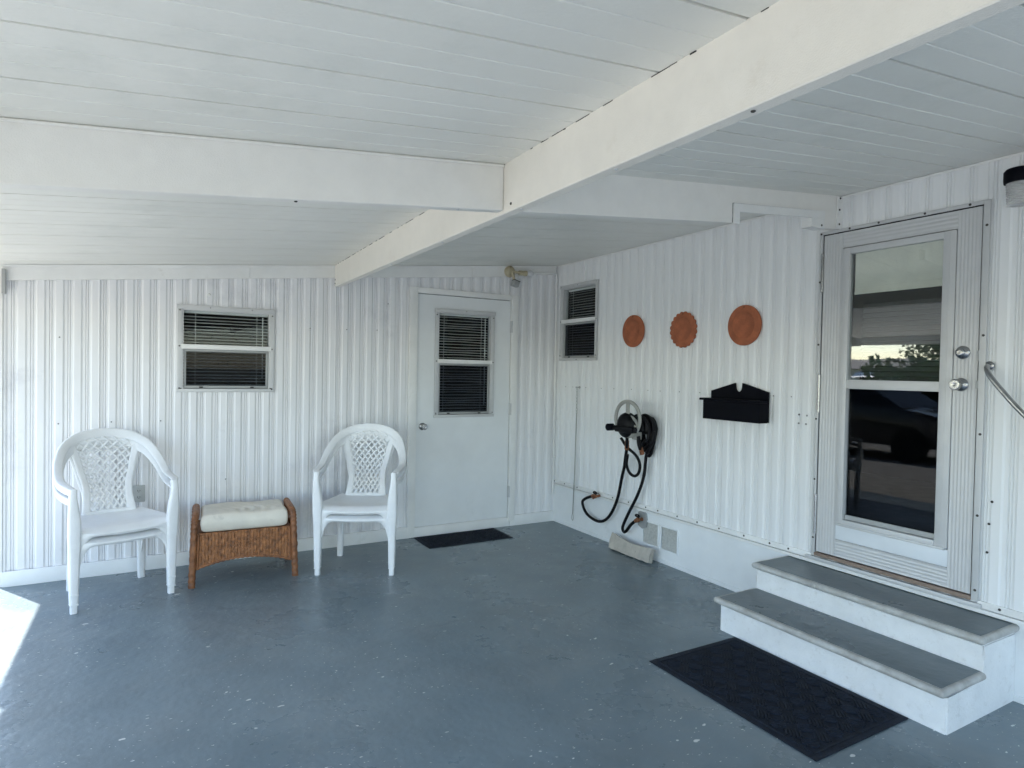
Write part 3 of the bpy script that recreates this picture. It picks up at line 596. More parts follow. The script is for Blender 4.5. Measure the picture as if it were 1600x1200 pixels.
# ================================================================== DOOR MATS
def doormat(name, label, x0, x1, y0, y1, pat, grp):
    cx, cy = (x0+x1)/2, (y0+y1)/2; b = bm_(); hx, hy = (x1-x0)/2, (y1-y0)/2
    box(b, I3, -hx, hx, -hy, hy, .001, .0055, .0015)
    box(b, I3, -hx+.028, hx-.028, -hy+.028, -hy+.036, .0055, .0085); box(b, I3, -hx+.028, hx-.028, hy-.036, hy-.028, .0055, .0085)
    box(b, I3, -hx+.028, -hx+.036, -hy+.036, hy-.036, .0055, .0085); box(b, I3, hx-.036, hx-.028, -hy+.036, hy-.036, .0055, .0085)
    def bar(cx_, cy_, ang, L, wd, h):
        c, s = math.cos(ang), math.sin(ang)
        F = lambda a, d, z: Vector((cx_+a*c-d*s, cy_+a*s+d*c, z))
        box(b, F, -L/2, L/2, -wd/2, wd/2, .0055, h, .0012)
    ix, iy = hx-.045, hy-.045
    if pat == 'weave':
        n = 7; m_ = 11; sx = 2*ix/n; sy = 2*iy/m_
        for i in range(n):
            for j in range(m_):
                px = -ix+sx*(i+.5); py = -iy+sy*(j+.5); ang = PI/4 if (i+j) % 2 else -PI/4
                for k in range(5):
                    off = (k-2)*.0135; L = .064 if k in (1, 2, 3) else .044
                    bar(px-math.sin(ang)*off, py+math.cos(ang)*off, ang, L, .0080, .0105+random.uniform(-.0006, .0006))
    else:
        n = 12; m_ = 8; sx = 2*ix/n; sy = 2*iy/m_
        for i in range(n):
            for j in range(m_):
                px = -ix+sx*(i+.5); py = -iy+sy*(j+.5); ang = PI/4 if (i+j) % 2 else -PI/4
                for k in (-1, 0, 1): bar(px-math.sin(ang)*k*.018, py+math.cos(ang)*k*.018, ang, .052, .009, .0105)
    o = obj(name, b, M['rug']); o.location = (cx, cy, 0); return tag(o, label, 'doormat', grp)
doormat('doormat', 'large dark navy ribbed doormat on the floor in front of the entry steps', -1.208, -.592, -3.613, -2.706, 'weave', 'door mats')
doormat('doormat', 'small dark navy doormat lying before the plain white back door', -1.438, -.668, -.394, .026-.0+-.0+.0-.02+.0, 'dia', 'door mats') if False else doormat('doormat', 'small dark navy doormat lying before the plain white back door', -1.438, -.668, -.394, -.035, 'dia', 'door mats')

# ================================================================== RESIN CHAIRS
def half(P): return [Vector(p) for p in P]+[Vector((-p[0], p[1], p[2])) for p in reversed(P[:-1])]
def make_chair(label):
    t = thing('plastic_chair', label, 'chair', group='white plastic armchairs')
    HP = [(.268, -.242, .648), (.284, -.20, .660), (.293, -.10, .664), (.297, -.0, .674), (.294, .08, .712), (.277, .165, .775), (.235, .245, .845), (.165, .30, .893), (.08, .325, .915), (0, .332, .921)]
    path = catmull(half(HP), 5)
    def rad(f, p): return Vector((p.x*1.0, -.1*abs(p.x), max(0, p.z-.68)*1.15+.0001))
    Wf = lambda f: .048+.012*math.exp(-((f-.5)/.22)**2)-.010*math.exp(-((min(f, 1-f))/.05)**2)
    b = bm_(); sweep(b, path, rad, Wf, .015, 14)
    # downturned outer lip
    lip = []
    for i, p in enumerate(path):
        q = (path[min(i+1, len(path)-1)]-path[max(i-1, 0)]).normalized(); wd = rad(0, p); wd = (wd-q*wd.dot(q)).normalized(); n = q.cross(wd); f = i/(len(path)-1)
        if n.z > 0 or (abs(n.z) < .2 and n.y < 0): n = -n
        n2 = n
        if n2.y < 0 and abs(p.x) < .25: n2 = -n2
        lip.append((p+wd*(Wf(f)/2-.006)+n2*.017, n2))
    nl = [l[1] for l in lip]
    sweep(b, [l[0] for l in lip], lambda f, p: nl[min(len(nl)-1, int(round(f*(len(nl)-1))))], .032, .007, 8)
    hoop = obj('arm_hoop', b, M['plastic'], t, .9)
    # back splat -------------------------------------------------
    def wid(tt): return .118-.014*math.sin(min(1, tt/.55)*PI)+.062*max(0, (tt-.38)/.62)**1.5
    def SP(s, tt, off=0):
        x = s*wid(tt); z = .405+tt*.495-.028*(s*s)*tt**3; y = .182+.145*tt**1.05+.012*math.sin(tt*PI)-.9*x*x*(1-.35*tt)
        return Vector((x, y+off, z))
    b = bm_()
    ncol, nrow = 6, 8.84; step = 2/ncol; slope = step*nrow
    for fam in (1, -1):
        s0 = -1-slope*1.2
        while s0 < 1+slope*1.2:
            pts = []
            for i in range(61):
                tt = .035+.955*i/60; s = s0+fam*slope*(tt-.035)
                if abs(s) <= 1.04: pts.append(SP(s, tt, -.0025*fam*math.cos(PI*(tt*nrow*2))))
            if len(pts) >= 3: sweep(b, pts, lambda f, p: (1, -.6*p.x, 0.45*fam), .0140, .006, 8, 3)
            s0 += step
    obj('back_lattice', b, M['plastic'], t, .9)
    for sgn in (1, -1):
        b = bm_(); P = [SP(sgn*1.0, tt)+Vector((sgn*.017, -.004, 0)) for tt in [i/20 for i in range(21)]]
        sweep(b, P, lambda f, p: (1, -1.3*p.x, 0), lambda f: .040+.014*f**4+.012*(1-f)**4, .014, 12); obj('back_rail', b, M['plastic'], t, .9)
    b = bm_(); P = [SP(s/10, .03) for s in range(-12, 13)]; sweep(b, P, lambda f, p: (0, 0, 1), .035, .012, 10); obj('back_crosspiece', b, M['plastic'], t, .9); b = bm_()
    P = [SP(s/10, .985)+Vector((0, 0, -.012)) for s in range(-10, 11)]; sweep(b, P, lambda f, p: (0, .2, 1), .022, .010, 10); obj('back_crosspiece', b, M['plastic'], t, .9)
    # seat ---------------------------------------------------------
    b = bm_(); G = []
    nu, nv = 25, 20
    for i in range(nu):
        u = -1+2*i/(nu-1); row = []
        for j in range(nv):
            v = j/(nv-1); hw = .185+.070*min(1, v*1.5)-.012*max(0, v-.9)*10*.5
            y = .195-.455*v+.030*(abs(u)**4)*(v > .5)*(v-.5)*2; z = .412-.018*(1-u*u)*math.sin(min(1, v/.85)*PI)+.012*abs(u)**3
            if v > .86: z -= .030*((v-.86)/.14)**2
            row.append((u*hw, y, z))
        G.append(row)
    shell(b, G, .006); obj('seat', b, M['plastic'], t, .9)
    b = bm_(); G = []                        # front apron arching down into the legs
    for i in range(33):
        u = -1+2*i/32; zt = .388+.012*abs(u)**3; zb = .372+.020*u*u-.24*abs(u)**9
        yy = -.2615+.030*abs(u)**4
        G.append([(u*.252, yy+.004*(q < .1)+.016*q*q*(1-abs(u)**6), zt+(zb-zt)*q) for q in (0, .25, .5, .75, 1)])
    shell(b, G, .006)
    for sgn in (1, -1):                      # side aprons
        G = []
        for i in range(17):
            v = i/16; y = -.232+.42*v; zb = .368-.19*abs(2*v-1)**8
            hw = .262-.072*max(0, (v-.3)/.7)
            G.append([(sgn*hw, y, .418), (sgn*hw*1.005, y, .38), (sgn*hw*1.01, y, zb)])
        shell(b, G, .006)
    obj('apron', b, M['plastic'], t, .9)
    # legs ----------------------------------------------------------
    for sgn in (1, -1):
        b = bm_()
        P = catmull([(sgn*.270, -.236, .656), (sgn*.272, -.246, .60), (sgn*.266, -.243, .50), (sgn*.262, -.238, .40), (sgn*.262, -.232, .30), (sgn*.262, -.228, .15), (sgn*.262, -.226, .052)], 6)
        sweep(b, P, lambda f, p: (1, 0, 0), lambda f: .038+.028*(.5-.5*math.cos(PI*max(0, min(1, (f-.08)/.36))))-.023*max(0, f-.44)/.56, lambda f: .048+.004*max(0, min(1, (f-.1)/.3))-.008*f, 12, 5)
        box(b, I3, sgn*.262-.0215, sgn*.262+.0215, -.250, -.204, .046, .054, .002)
        sweep(b, [(sgn*.262, -.226, .054), (sgn*.262, -.226, .0)], lambda f, p: (1, 0, 0), .036, .040, 12, 5); obj('leg', b, M['plastic'], t, .9)
        b = bm_()
        P = catmull([(sgn*.186, .190, .412), (sgn*.192, .200, .33), (sgn*.198, .212, .2), (sgn*.204, .226, .0)], 6)
        sweep(b, P, lambda f, p: (1, 0, 0), lambda f: .060-.016*f, lambda f: .050-.010*f, 12, 4); obj('leg', b, M['plastic'], t, .9)
    return t
def copy_thing(src, loc, rz, label):
    r = src.copy(); S.collection.objects.link(r); r.location = loc; r.rotation_euler = (0, 0, rz); r['label'] = label
    for c in list(src.children):
        d = c.copy(); S.collection.objects.link(d); d.parent = r
        for e in list(c.children): g = e.copy(); S.collection.objects.link(g); g.parent = d
    return r
A1, A2 = math.radians(14.5), math.radians(-26.5)
ch = make_chair('lower white plastic armchair of the stacked pair left of the wicker stool'); ch.location = (-3.562, -.432, 0); ch.rotation_euler = (0, 0, A1); ch.scale = (.97, 1, 1)
copy_thing(ch, (-3.562+.004*math.sin(A1), -.432-.004*math.cos(A1), .056), A1, 'upper white plastic armchair of the stacked pair left of the wicker stool')
copy_thing(ch, (-2.040, -.550, 0), A2, 'lower white plastic armchair of the stacked pair between the wicker stool and the back door')
copy_thing(ch, (-2.040+.004*math.sin(A2), -.550-.004*math.cos(A2), .056), A2, 'upper white plastic armchair of the stacked pair between the wicker stool and the back door')

# ================================================================== WICKER STOOL
SC = Vector((-2.813, -.365, 0)); stl = thing('wicker_stool', 'brown woven wicker footstool with wrapped rattan legs between the two pairs of chairs', 'footstool', SC, math.radians(-3.4))
hw, hd = .300, .200
for sgn in (1, -1):
    b = bm_()
    fp = catmull([(sgn*(hw+.018), -hd-.006, 0), (sgn*(hw+.013), -hd, .13), (sgn*(hw+.006), -hd+.004, .33), (sgn*(hw+.002), -hd+.014, .425), (sgn*(hw-.004), -hd+.060, .452), (sgn*(hw-.006), 0, .456), (sgn*(hw-.004), hd-.060, .452), (sgn*(hw+.002), hd-.014, .425), (sgn*(hw+.006), hd-.004, .33), (sgn*(hw+.013), hd, .13), (sgn*(hw+.018), hd+.006, 0)], 22)
    tube(b, fp, .021, 20, False, lambda i, k, N, seg: .07*math.sin(2*PI*(i*.16+k/seg*1)) + (.10 if 30 < i < 34 or N-34 < i < N-30 else 0))
    obj('leg_hoop', b, M['rattan'], stl, 1.2)
def weave(F, a0, a1, ztop, zbot, name, na, phase=0):
    b = bm_(); nu, nv = na, 46; G = []; t_ = .0075; wv = (a1-a0)/(na//5)
    for i in range(nu+1):
        u = i/nu; a = a0+(a1-a0)*u; row = []; zb = zbot(2*u-1)
        for j in range(nv+1):
            z = zb+(ztop-zb)*j/nv
            col = (a-a0)/.0195; rw = (z+phase)/.011
            cen = abs(u-.5)/.18+abs((z-(ztop+zb)/2))/.07 < 1
            pc = math.sin(PI*(col % 1)); pr = math.sin(PI*(rw % 1)); over = ((int(col)+int(rw)//(1 if cen else 3)*1) % 2 == 0)
            h = (pc*1.0 if over else pr*.62)
            row.append(F(a, t_*h, z))
        G.append(row)
    shell(b, G, .004); return obj(name, b, M['wicker'], stl, 1.3)
Wk = mat('woven_wicker', (.32, .130, .045), .5, .3, 30, .3, 200, tint=(.09, .032, .011)); M['wicker'] = Wk
zb1 = lambda s: .118+.052*(1-s*s)
weave(lambda a, d, z: Vector((a, -hd+.004-d, z)), -hw+.004, hw-.004, .345, zb1, 'front_panel', 190)
weave(lambda a, d, z: Vector((a, hd-.004+d, z)), -hw+.004, hw-.004, .345, zb1, 'rear_panel', 120)
for sgn in (1, -1): weave(lambda a, d, z: Vector((sgn*(hw-.002+d), a, z)), -hd+.02, hd-.02, .36, lambda s: .118+.03*(1-s*s), 'side_panel', 90)
for yy in (-hd+.002, hd-.002):
    b = bm_(); P = [(a/20*(hw-.004), yy, zb1(a/20)-.004) for a in range(-20, 21)]; tube(b, P, .008, 10, False, lambda i, k, N, seg: .25*math.sin(2*PI*(i*.5+k/seg))); obj('edge_braid', b, M['rattan'], stl, 1.2)
for sgn in (1, -1):
    for yy in (-hd-.002,):
        b = bm_(); tube(b, [(sgn*(hw-.014), yy, .115), (sgn*(hw-.022), yy-.002, .34)], .006, 8); obj('binding_cane', b, M['rattan'], stl, 1.2)
b = bm_(); box(b, I3, -hw+.01, hw-.01, -hd+.012, hd-.012, .318, .340, .004); obj('seat_deck', b, M['rattan'], stl)
# cushion
b = bm_(); nu, nv = 64, 40; TH = .122; top = []; CW, CD = .274, .196
def cz(u, v):
    e = max(0, 1-abs(u)**18)*max(0, 1-abs(v)**14); e = e**.36
    wr = .0060*math.sin(26*u+7*v+2*math.sin(5*v))*math.exp(-((v+.25)/.5)**2)*(.5+.5*math.sin(3*u+1))*1.0+.004*math.sin(5*u)*math.cos(4*v)
    return e, wr*e
rows = []
for side in (1, -1):
    R_ = []
    for i in range(nu+1):
        u = -1+2*i/nu; row = []
        for j in range(nv+1):
            v = -1+2*j/nv; e, wr = cz(u, v); row.append(b.verts.new((u*CW*(.985+.015*e), v*CD*(.985+.015*e), TH/2+side*(TH/2)*e+(wr if side > 0 else 0))))
        R_.append(row)
    rows.append(R_)
    for i in range(nu):
        for j in range(nv): b.faces.new((R_[i][j], R_[i+1][j], R_[i+1][j+1], R_[i][j+1]))
bmesh.ops.remove_doubles(b, verts=b.verts, dist=1e-5)
cu = obj('seat_cushion', b, M['cushion'], None, 1.2, loc=(SC.x, SC.y-.002, .341)); cu.rotation_euler = (0, 0, math.radians(-3.4)); tag(cu, 'off-white vinyl cushion with creases lying on the wicker stool', 'cushion')

# ================================================================== THINGS ON THE HOME WALL
def disc(name, label, a, z, r, scal=False, extra=None):
    b = bm_(); n = 120 if scal else 64; R0 = []; c = Vector((-.010, -a, z)); prof = [(0, .016), (r*.25, .015), (r*.62, .0125), (r*.66, .016), (r*.70, .0125), (r*.93, .012), (r, .010), (r, 0), (0, 0)]
    rings = []
    for rr, d in prof:
        ring = []
        for k in range(n):
            th = 2*PI*k/n; f = 1+(.045*(abs(math.sin(th*10))*2-1)*(rr/r)**3 if scal else 0)
            relief = .0045*math.sin(th*(10 if scal else 8)+rr*60)*math.cos(th*3+rr*25)*(rr/r)*(1 if 0 < rr < r*.6 and d > .01 else 0)
            ring.append(b.verts.new((-(d+relief), rr*f*math.cos(th), rr*f*math.sin(th))))
        rings.append(ring)
    for A, B in zip(rings, rings[1:]):
        for k in range(n): b.faces.new((A[k], A[(k+1) % n], B[(k+1) % n], B[k]))
    bmesh.ops.remove_doubles(b, verts=b.verts, dist=1e-5)
    o = obj(name, b, M['terra'], None, .8, loc=c)
    b = bm_(); lathe(b, [(.004, 0), (.004, .001)], (-.0125, 0, r*.9), (-1, 0, 0), 8); obj('hanging_hole', b, M['gap'], o)
    return tag(o, label, 'wall plaque', 'terracotta wall plaques')
disc('wall_plaque', 'round plain terracotta plaque nearest the small corner window', 1.137, 1.775, .129)
disc('wall_plaque', 'scalloped terracotta plaque, middle one of the three on the wall', 1.686, 1.760, .127, True)
disc('wall_plaque', 'largest round terracotta plaque, above the black shelf box', 2.230, 1.762, .132)

mb = thing('wall_box', 'black wooden wall box with gabled backboard and lid, below the largest plaque', 'wall box', (0, -2.2, 1.14))
MB = rel((0, -2.2, 1.14))(SIDE)
b = bm_(); pts = [(1.972, 1.140), (2.433, 1.140), (2.433, 1.331), (2.233, 1.384)]
pts += [(2.203+.028*math.cos(t), 1.356+.030*math.sin(t)) for t in [0-.0-PI*k/8*1 for k in range(9)]]
pts += [(2.172, 1.384), (1.972, 1.327)]; prism(b, MB, pts, .009, .024); obj('backboard', b, M['black'], mb)
b = bm_(); box(b, MB, 1.972, 2.433, .024, .100, 1.137, 1.262, .002); obj('box', b, M['black'], mb)
b = bm_()
box(b, MB, 1.944, 2.437, .0245, .110, 1.2625, 1.278, .005); obj('lid', b, M['black'], mb)

# hose reel ------------------------------------------------------
HR = Vector((0, -1.36, 1.0)); hr = thing('hose_reel', 'wall mounted hose reel with a grey spoked wheel and black drum', 'hose reel', HR)
def W_(x, a, z): return Vector((x, -a, z))-HR
wc = (1.315, 1.087)
b = bm_(); rim = [W_(-.205, wc[0]+.140*math.cos(t), wc[1]+.132*math.sin(t)) for t in [2*PI*k/48 for k in range(48)]]
N = len(rim); rg = []
for i, p in enumerate(rim):
    q = (p-W_(-.205, *wc)).normalized(); rg.append([b.verts.new(p+q*c*.014+Vector((1, 0, 0))*s*.009) for c, s in ((1, -.6), (1, .6), (.6, 1), (-.6, 1), (-1, .6), (-1, -.6), (-.6, -1), (.6, -1))])
for i in range(N):
    for k in range(8): b.faces.new((rg[i][k], rg[i][(k+1) % 8], rg[(i+1) % N][(k+1) % 8], rg[(i+1) % N][k]))
for th in (PI/2, PI/2+2.25, PI/2-2.25):
    P = [W_(-.205, wc[0]+(.05*math.cos(th)), wc[1]-.02+.04*math.sin(th)), W_(-.205, wc[0]+.135*math.cos(th), wc[1]+.118*math.sin(th))]
    sweep(b, P, lambda f, p: (0, math.sin(th), math.cos(th)), lambda f: .020+.022*abs(2*f-1)**2, .012, 10)
sweep(b, [W_(-.205, wc[0]+.115*math.cos(t), wc[1]-.055+.075*math.sin(t)) for t in [PI*k/16 for k in range(17)]], lambda f, p: (0, -math.cos(PI*f), math.sin(PI*f)), .024, .012, 10)
obj('wheel', b, M['greyplastic'], hr, .9)
b = bm_(); lathe(b, [(.098, 0), (.100, .02), (.092, .045), (.07, .066), (.04, .078), (0, .082)], W_(-.175, 1.300, 1.035), (-1, 0, 0), 28); obj('hub_cover', b, M['hose'], hr, .9)
b = bm_(); tube(b, [W_(-.235, 1.175, 1.010), W_(-.235, 1.44, 1.010)], .020, 12); box(b, lambda a, d, z: W_(-d, a, z), 1.24, 1.43, .20, .27, .985, 1.03, .006); obj('crank_arm', b, M['hose'], hr, .9)
b = bm_(); lathe(b, [(.022, 0), (.028, .004), (.028, .055), (.020, .062), (.006, .062)], W_(-.225, 1.168, 1.012), (-1, 0, 0), 20); obj('crank_knob', b, M['black'], hr, .9)
b = bm_(); lathe(b, [(.05, 0), (.055, .05), (.055, .18)], W_(-.002, 1.355, 1.02), (-1, 0, 0), 24); obj('drum', b, M['hose'], hr, .9)
b = bm_(); box(b, lambda a, d, z: W_(-d, a, z), 1.315, 1.395, .009, .014, .92, 1.10, .003); obj('mounting_plate', b, M['greyplastic'], hr, .9); b = bm_(); box(b, lambda a, d, z: W_(-d, a, z), 1.345, 1.40, .13, .19, .93, 1.06, .01); obj('bracket', b, M['greyplastic'], hr, .9)

gh = thing('garden_hose', 'black garden hose looped over the reel and hanging down to both brass taps', 'hose', (-.06, -1.1, .16))
GO = Vector((-.06, -1.1, .16))
def H(x, a, z): return Vector((x, -a, z))-GO
b = bm_()
for k in range(7):
    x = -.035-.022*k; R_ = .074+.010*((k*37) % 3); low = .80+.03*((k*53) % 4); P = []
    for j in range(11):
        th = PI+.2-(PI+.4)*j/10; P.append(H(x+random.uniform(-.003, .003), 1.372-R_*math.cos(th)*-1*1.0 if False else 1.372+R_*math.cos(th), 1.02+R_*math.sin(th)))
    P += [H(x-.004, 1.372+R_*.85, .93), H(x-.006, 1.38+R_*.35, low+.03), H(x, 1.372, low), H(x+.004, 1.36-R_*.30, low+.04), H(x, 1.372-R_*.82, .95)]
    if k in (0, 1, 2, 3): tube(b, catmull(P, 5, True), .0135, 10, True)
    else: tube(b, catmull(P[:11], 5), .0135, 10)
obj('coil', b, M['hose'], gh, .9)
b = bm_()
P1 = [H(-.15, 1.262, .99), H(-.12, 1.24, .93), H(-.085, 1.19, .84), H(-.06, 1.123, .788)]
P1 = [H(-.19, 1.30, .985), H(-.185, 1.29, .92), H(-.16, 1.26, .85), H(-.10, 1.175, .76), H(-.07, 1.128, .68), H(-.06, 1.091, .595), H(-.055, 1.029, .395), H(-.055, .924, .232), H(-.055, .789, .166), H(-.055, .623, .196), H(-.060, .562, .279), H(-.062, .600, .325), H(-.06, .70, .368)]
tube(b, catmull(P1, 8), .0125, 10); obj('hose_run', b, M['hose'], gh, .9)
b = bm_(); P2 = [H(-.08, 1.479, 1.0), H(-.085, 1.465, .92), H(-.08, 1.41, .84), H(-.065, 1.377, .80), H(-.06, 1.349, .635), H(-.06, 1.282, .479), H(-.06, 1.177, .311), H(-.06, 1.115, .195), H(-.062, 1.130, .158), H(-.066, 1.165, .172), H(-.064, 1.217, .233), H(-.055, 1.262, .275)]
tube(b, catmull(P2, 8), .0125, 10); obj('hose_run', b, M['hose'], gh, .9)
b = bm_(); P3 = [H(-.14, 1.25, .80), H(-.12, 1.215, .72), H(-.10, 1.225, .655), H(-.09, 1.275, .632), H(-.09, 1.325, .665), H(-.09, 1.335, .735), H(-.11, 1.31, .80), H(-.15, 1.25, .86), H(-.18, 1.21, .93)]
tube(b, catmull(P3, 8), .0115, 10)
P4 = [H(-.17, 1.40, .96), H(-.16, 1.40, .90), H(-.14, 1.395, .86)]; tube(b, catmull(P4, 6), .015, 10); obj('hose_run', b, M['hose'], gh, .9)
def coupling(p, q, r=.0165):
    b = bm_(); p, q = Vector(p), Vector(q); L = (q-p).length; lathe(b, [(r*.85, 0), (r, L*.1), (r, L*.45), (r*.8, L*.5), (r*1.1, L*.55), (r*1.1, L)], p, q-p, 12); obj('coupling', b, M['copper'], gh, .9)
coupling(H(-.18, 1.285, .915), H(-.155, 1.255, .845)); coupling(H(-.14, 1.395, .875), H(-.12, 1.395, .82)); coupling(H(-.06, .70, .368), H(-.055, .735, .375)); coupling(H(-.055, 1.255, .270), H(-.05, 1.285, .285))

def tap(label, a, z, plate):
    o0 = Vector((0, -a, z)); t = thing('outdoor_tap', label, 'tap', o0, group='brass hose taps'); F = lambda aa, d, zz: Vector((-d, -aa, zz))
    if plate:
        b = bm_(); pl = [(-.05, -.055), (.0, -.075), (.045, -.055), (.055, 0), (.045, .05), (.0, .068), (-.05, .05)]
        prism(b, F, pl, .002, .012); obj('wall_plate', b, M['alum_dk'], t)
    b = bm_(); lathe(b, [(.014, 0), (.014, .018), (.010, .02), (.010, .05), (.017, .052), (.017, .068), (.008, .07)], (0, 0, 0), (-1, 0, 0), 12)
    tube(b, [F(.0, .055, 0), F(-.02, .055, -.012), F(-.035, .055, -.022)], .011, 10); obj('body', b, M['copper'], t, .9)
    b = bm_(); lathe(b, [(.004, 0), (.004, .03)], (-.04, 0, 0), (-.6, .2, 1), 8)
    c = Vector((-.058, .006, .03)); tube(b, [c+Vector((0, .024*math.cos(q), .010*math.sin(q))) for q in [2*PI*k/16 for k in range(16)]], .005, 6, True)
    tube(b, [c+Vector((0, -.024, 0)), c+Vector((0, .024, 0))], .004, 6); obj('tap_handle', b, M['hose'], t, .9)
tap('small brass tap on the belt trim, left of the hose reel', .742, .372, False)
tap('brass tap on a grey wall plate above the concrete block', 1.290, .288, True)

# chain and rod by the corner
cr = thing('hanging_rod', 'thin grey rod hanging from a chain hook on the wall left of the hose reel', 'rod', (0, -.41, 1.3)); CO = Vector((0, -.41, 1.3))
b = bm_(); lathe(b, [(.012, 0), (.012, .01), (.005, .02), (.005, .045), (.009, .047)], (0, 0, 0), (-1, 0, 0), 10); obj('wall_hook', b, M['alum_dk'], cr, .9)
b = bm_(); z = -.012
for k in range(8):
    ct = Vector((-.036, 0, z-.014)); u = Vector((0, 1, 0)) if k % 2 else Vector((1, 0, 0))
    tube(b, [ct+u*.007*math.cos(q)+Vector((0, 0, .018*math.sin(q))) for q in [2*PI*i/14 for i in range(14)]], .0026, 6, True); z -= .029
obj('chain', b, M['alum_dk'], cr, .9)
b = bm_(); tube(b, [(-.036, 0, z+.01), (-.030, .018, -.75), (-.026, .042, -1.16)], .0048, 8); tube(b, [Vector((-.026, .042, -1.19))+Vector((0, .012*math.cos(q), .03*math.sin(q))) for q in [2*PI*i/14 for i in range(14)]], .0025, 6, True); obj('rod', b, M['greyplastic'], cr, .9)

# splash block: a leaning curved kerb stone
b = bm_(); G = []
for i in range(25):
    u = i/24; a = 1.02+.47*u; bow = math.sin(u*PI)
    row = []
    for q, dd in ((0, .085), (.5, .075), (1, .055)):
        row.append(SIDE(a, dd+.010*bow*1.0, .003+q*(.098+.018*(1-u)-.026*bow*q)))
    G.append(row)
shell(b, G, -.040)
for v in b.verts: v.co += Vector((random.uniform(-.0022, .0022), 0, random.uniform(-.0022, .0022)))
bl = obj('concrete_block', b, M['concrete'], None, .9); 
for v in bl.data.vertices: v.co -= Vector((-.06, -1.25, 0))
bl.location = (-.06, -1.25, 0); tag(bl, 'weathered tan curved concrete block leaning on the skirting under the tap', 'concrete block')

# conduit and lights
cd = thing('conduit', 'thin white conduit running down the inside corner from the motion light', 'conduit', (-.02, -.02, .28)); CDo = Vector((-.02, -.02, .28))
b = bm_(); P = [(-.335, -.034, 2.355), (-.06, -.034, 2.372), (-.036, -.034, 2.366), (-.032, -.036, 2.33), (-.026, -.034, 1.2), (-.026, -.034, .26)]
pp = [Vector(P[0])-CDo, Vector(P[1])-CDo]+catmull([Vector(q)-CDo for q in P[1:4]], 5)+[Vector(q)-CDo for q in P[4:]]
tube(b, pp, .0085, 10); obj('pipe', b, M['trim'], cd, .9)
for z in (2.17, .98, .62):
    b = bm_(); box(b, I3, -.016, .010, -.028, -.0, z-.28-.008, z-.28+.008, .003); obj('clip', b, M['trim'], cd)
b = bm_(); box(b, I3, -.5, -.03, -.032, -.0235, 2.365, 2.3665) ; b.free()
LT = Vector((-.545, -.03, 2.345)); lt = thing('motion_light', 'small yellowed security light fixture on the header above the white back door', 'light', LT)
b = bm_(); lathe(b, [(.052, 0), (.052, .018), (.040, .032), (.018, .04), (0, .041)], (0, .008, .0), (0, -1, 0), 24); obj('mounting_plate', b, M['cream'], lt, .8)
b = bm_(); tube(b, [(.0, -.04, .0), (.04, -.055, -.01), (.075, -.055, -.012)], .012, 10); lathe(b, [(.020, 0), (.024, .01), (.020, .02), (.024, .03), (.020, .04), (.024, .05), (.026, .08), (.022, .083)], (.065, -.055, -.012), (1, 0, .02), 16); obj('lamp_holder', b, M['cream'], lt, .9)
b = bm_(); lathe(b, [(.014, 0), (.022, .01), (.031, .03), (.030, .052), (.018, .068), (0, .071)], (.148, -.055, -.010), (1, 0, .02), 20); obj('bulb', b, mat('frosted_bulb', (.70, .70, .72), .3, .02), lt, .9)
b = bm_(); tube(b, catmull([(0, -.04, -.01), (.004, -.06, -.045), (.012, -.065, -.085)], 5), .013, 10); obj('sensor_arm', b, M['cream'], lt, .9)
b = bm_(); F_ = lambda a, d, z: Matrix.Rotation(math.radians(16), 3, 'Y') @ Vector((a, d, z))+Vector((.020, -.07, -.115)); box(b, F_, -.030, .030, -.028, .028, -.028, .024, .006); obj('sensor', b, M['alum_dk'], lt, .9)
b = bm_(); box(b, F_, -.030, .032, -.031, .029, .024, .029); obj('sensor_gasket', b, M['gap'], lt)

WLm = Vector((-.085, -3.742, 2.195)); wl = thing('wall_lantern', 'black capped jelly-jar wall light with ribbed clear glass beside the storm door', 'wall light', WLm)
b = bm_(); lathe(b, [(.050, .098), (.058, .100), (.060, .115), (.060, .150), (.052, .160), (0, .162)], (0, 0, 0), (0, 0, 1), 28); box(b, I3, .0, .085, -.03, .03, .11, .15, .006); lathe(b, [(.055, 0), (.05, .012), (.03, .018)], (.085, 0, .13), (-1, 0, 0), 20); obj('cap', b, M['black'], wl, .8)
b = bm_(); pr = []
for i in range(29): pr.append((.050-.004*(i/28)+.0018*math.sin(i*2.1), .1-i*.0034))
pr += [(.03, .002), (0, 0)]; lathe(b, list(reversed(pr)), (0, 0, 0), (0, 0, 1), 28)
J = mat('ribbed_glass', (.9, .9, .89), .12, .1, 20); Jn, Jb, JL = nodes(J); Jb.inputs['Transmission Weight'].default_value = .55; Jb.inputs['IOR'].default_value = 1.3
obj('glass_jar', b, J, wl, 1.0)

hrl = thing('handrail', 'bent steel grab rail fixed to the wall right of the storm door', 'handrail', (0, -3.62, 1.5)); HO = Vector((0, -3.62, 1.5))
b = bm_(); P = [Vector(p)-HO for p in [(-.012, -3.617, 1.500), (-.045, -3.622, 1.490), (-.072, -3.645, 1.455), (-.082, -3.700, 1.385), (-.085, -3.80, 1.270), (-.085, -4.05, 1.03), (-.08, -4.2, .90), (-.05, -4.24, .86), (-.012, -4.25, .855)]]
tube(b, catmull(P, 8), .0115, 14); obj('bar', b, M['chrome'], hrl, .9)
for p in (P[0], P[-1]):
    b = bm_(); lathe(b, [(.020, 0), (.020, .005), (.013, .010)], p+Vector((.004, 0, 0)), (-1, 0, 0), 16); obj('flange', b, M['chrome'], hrl, .9)

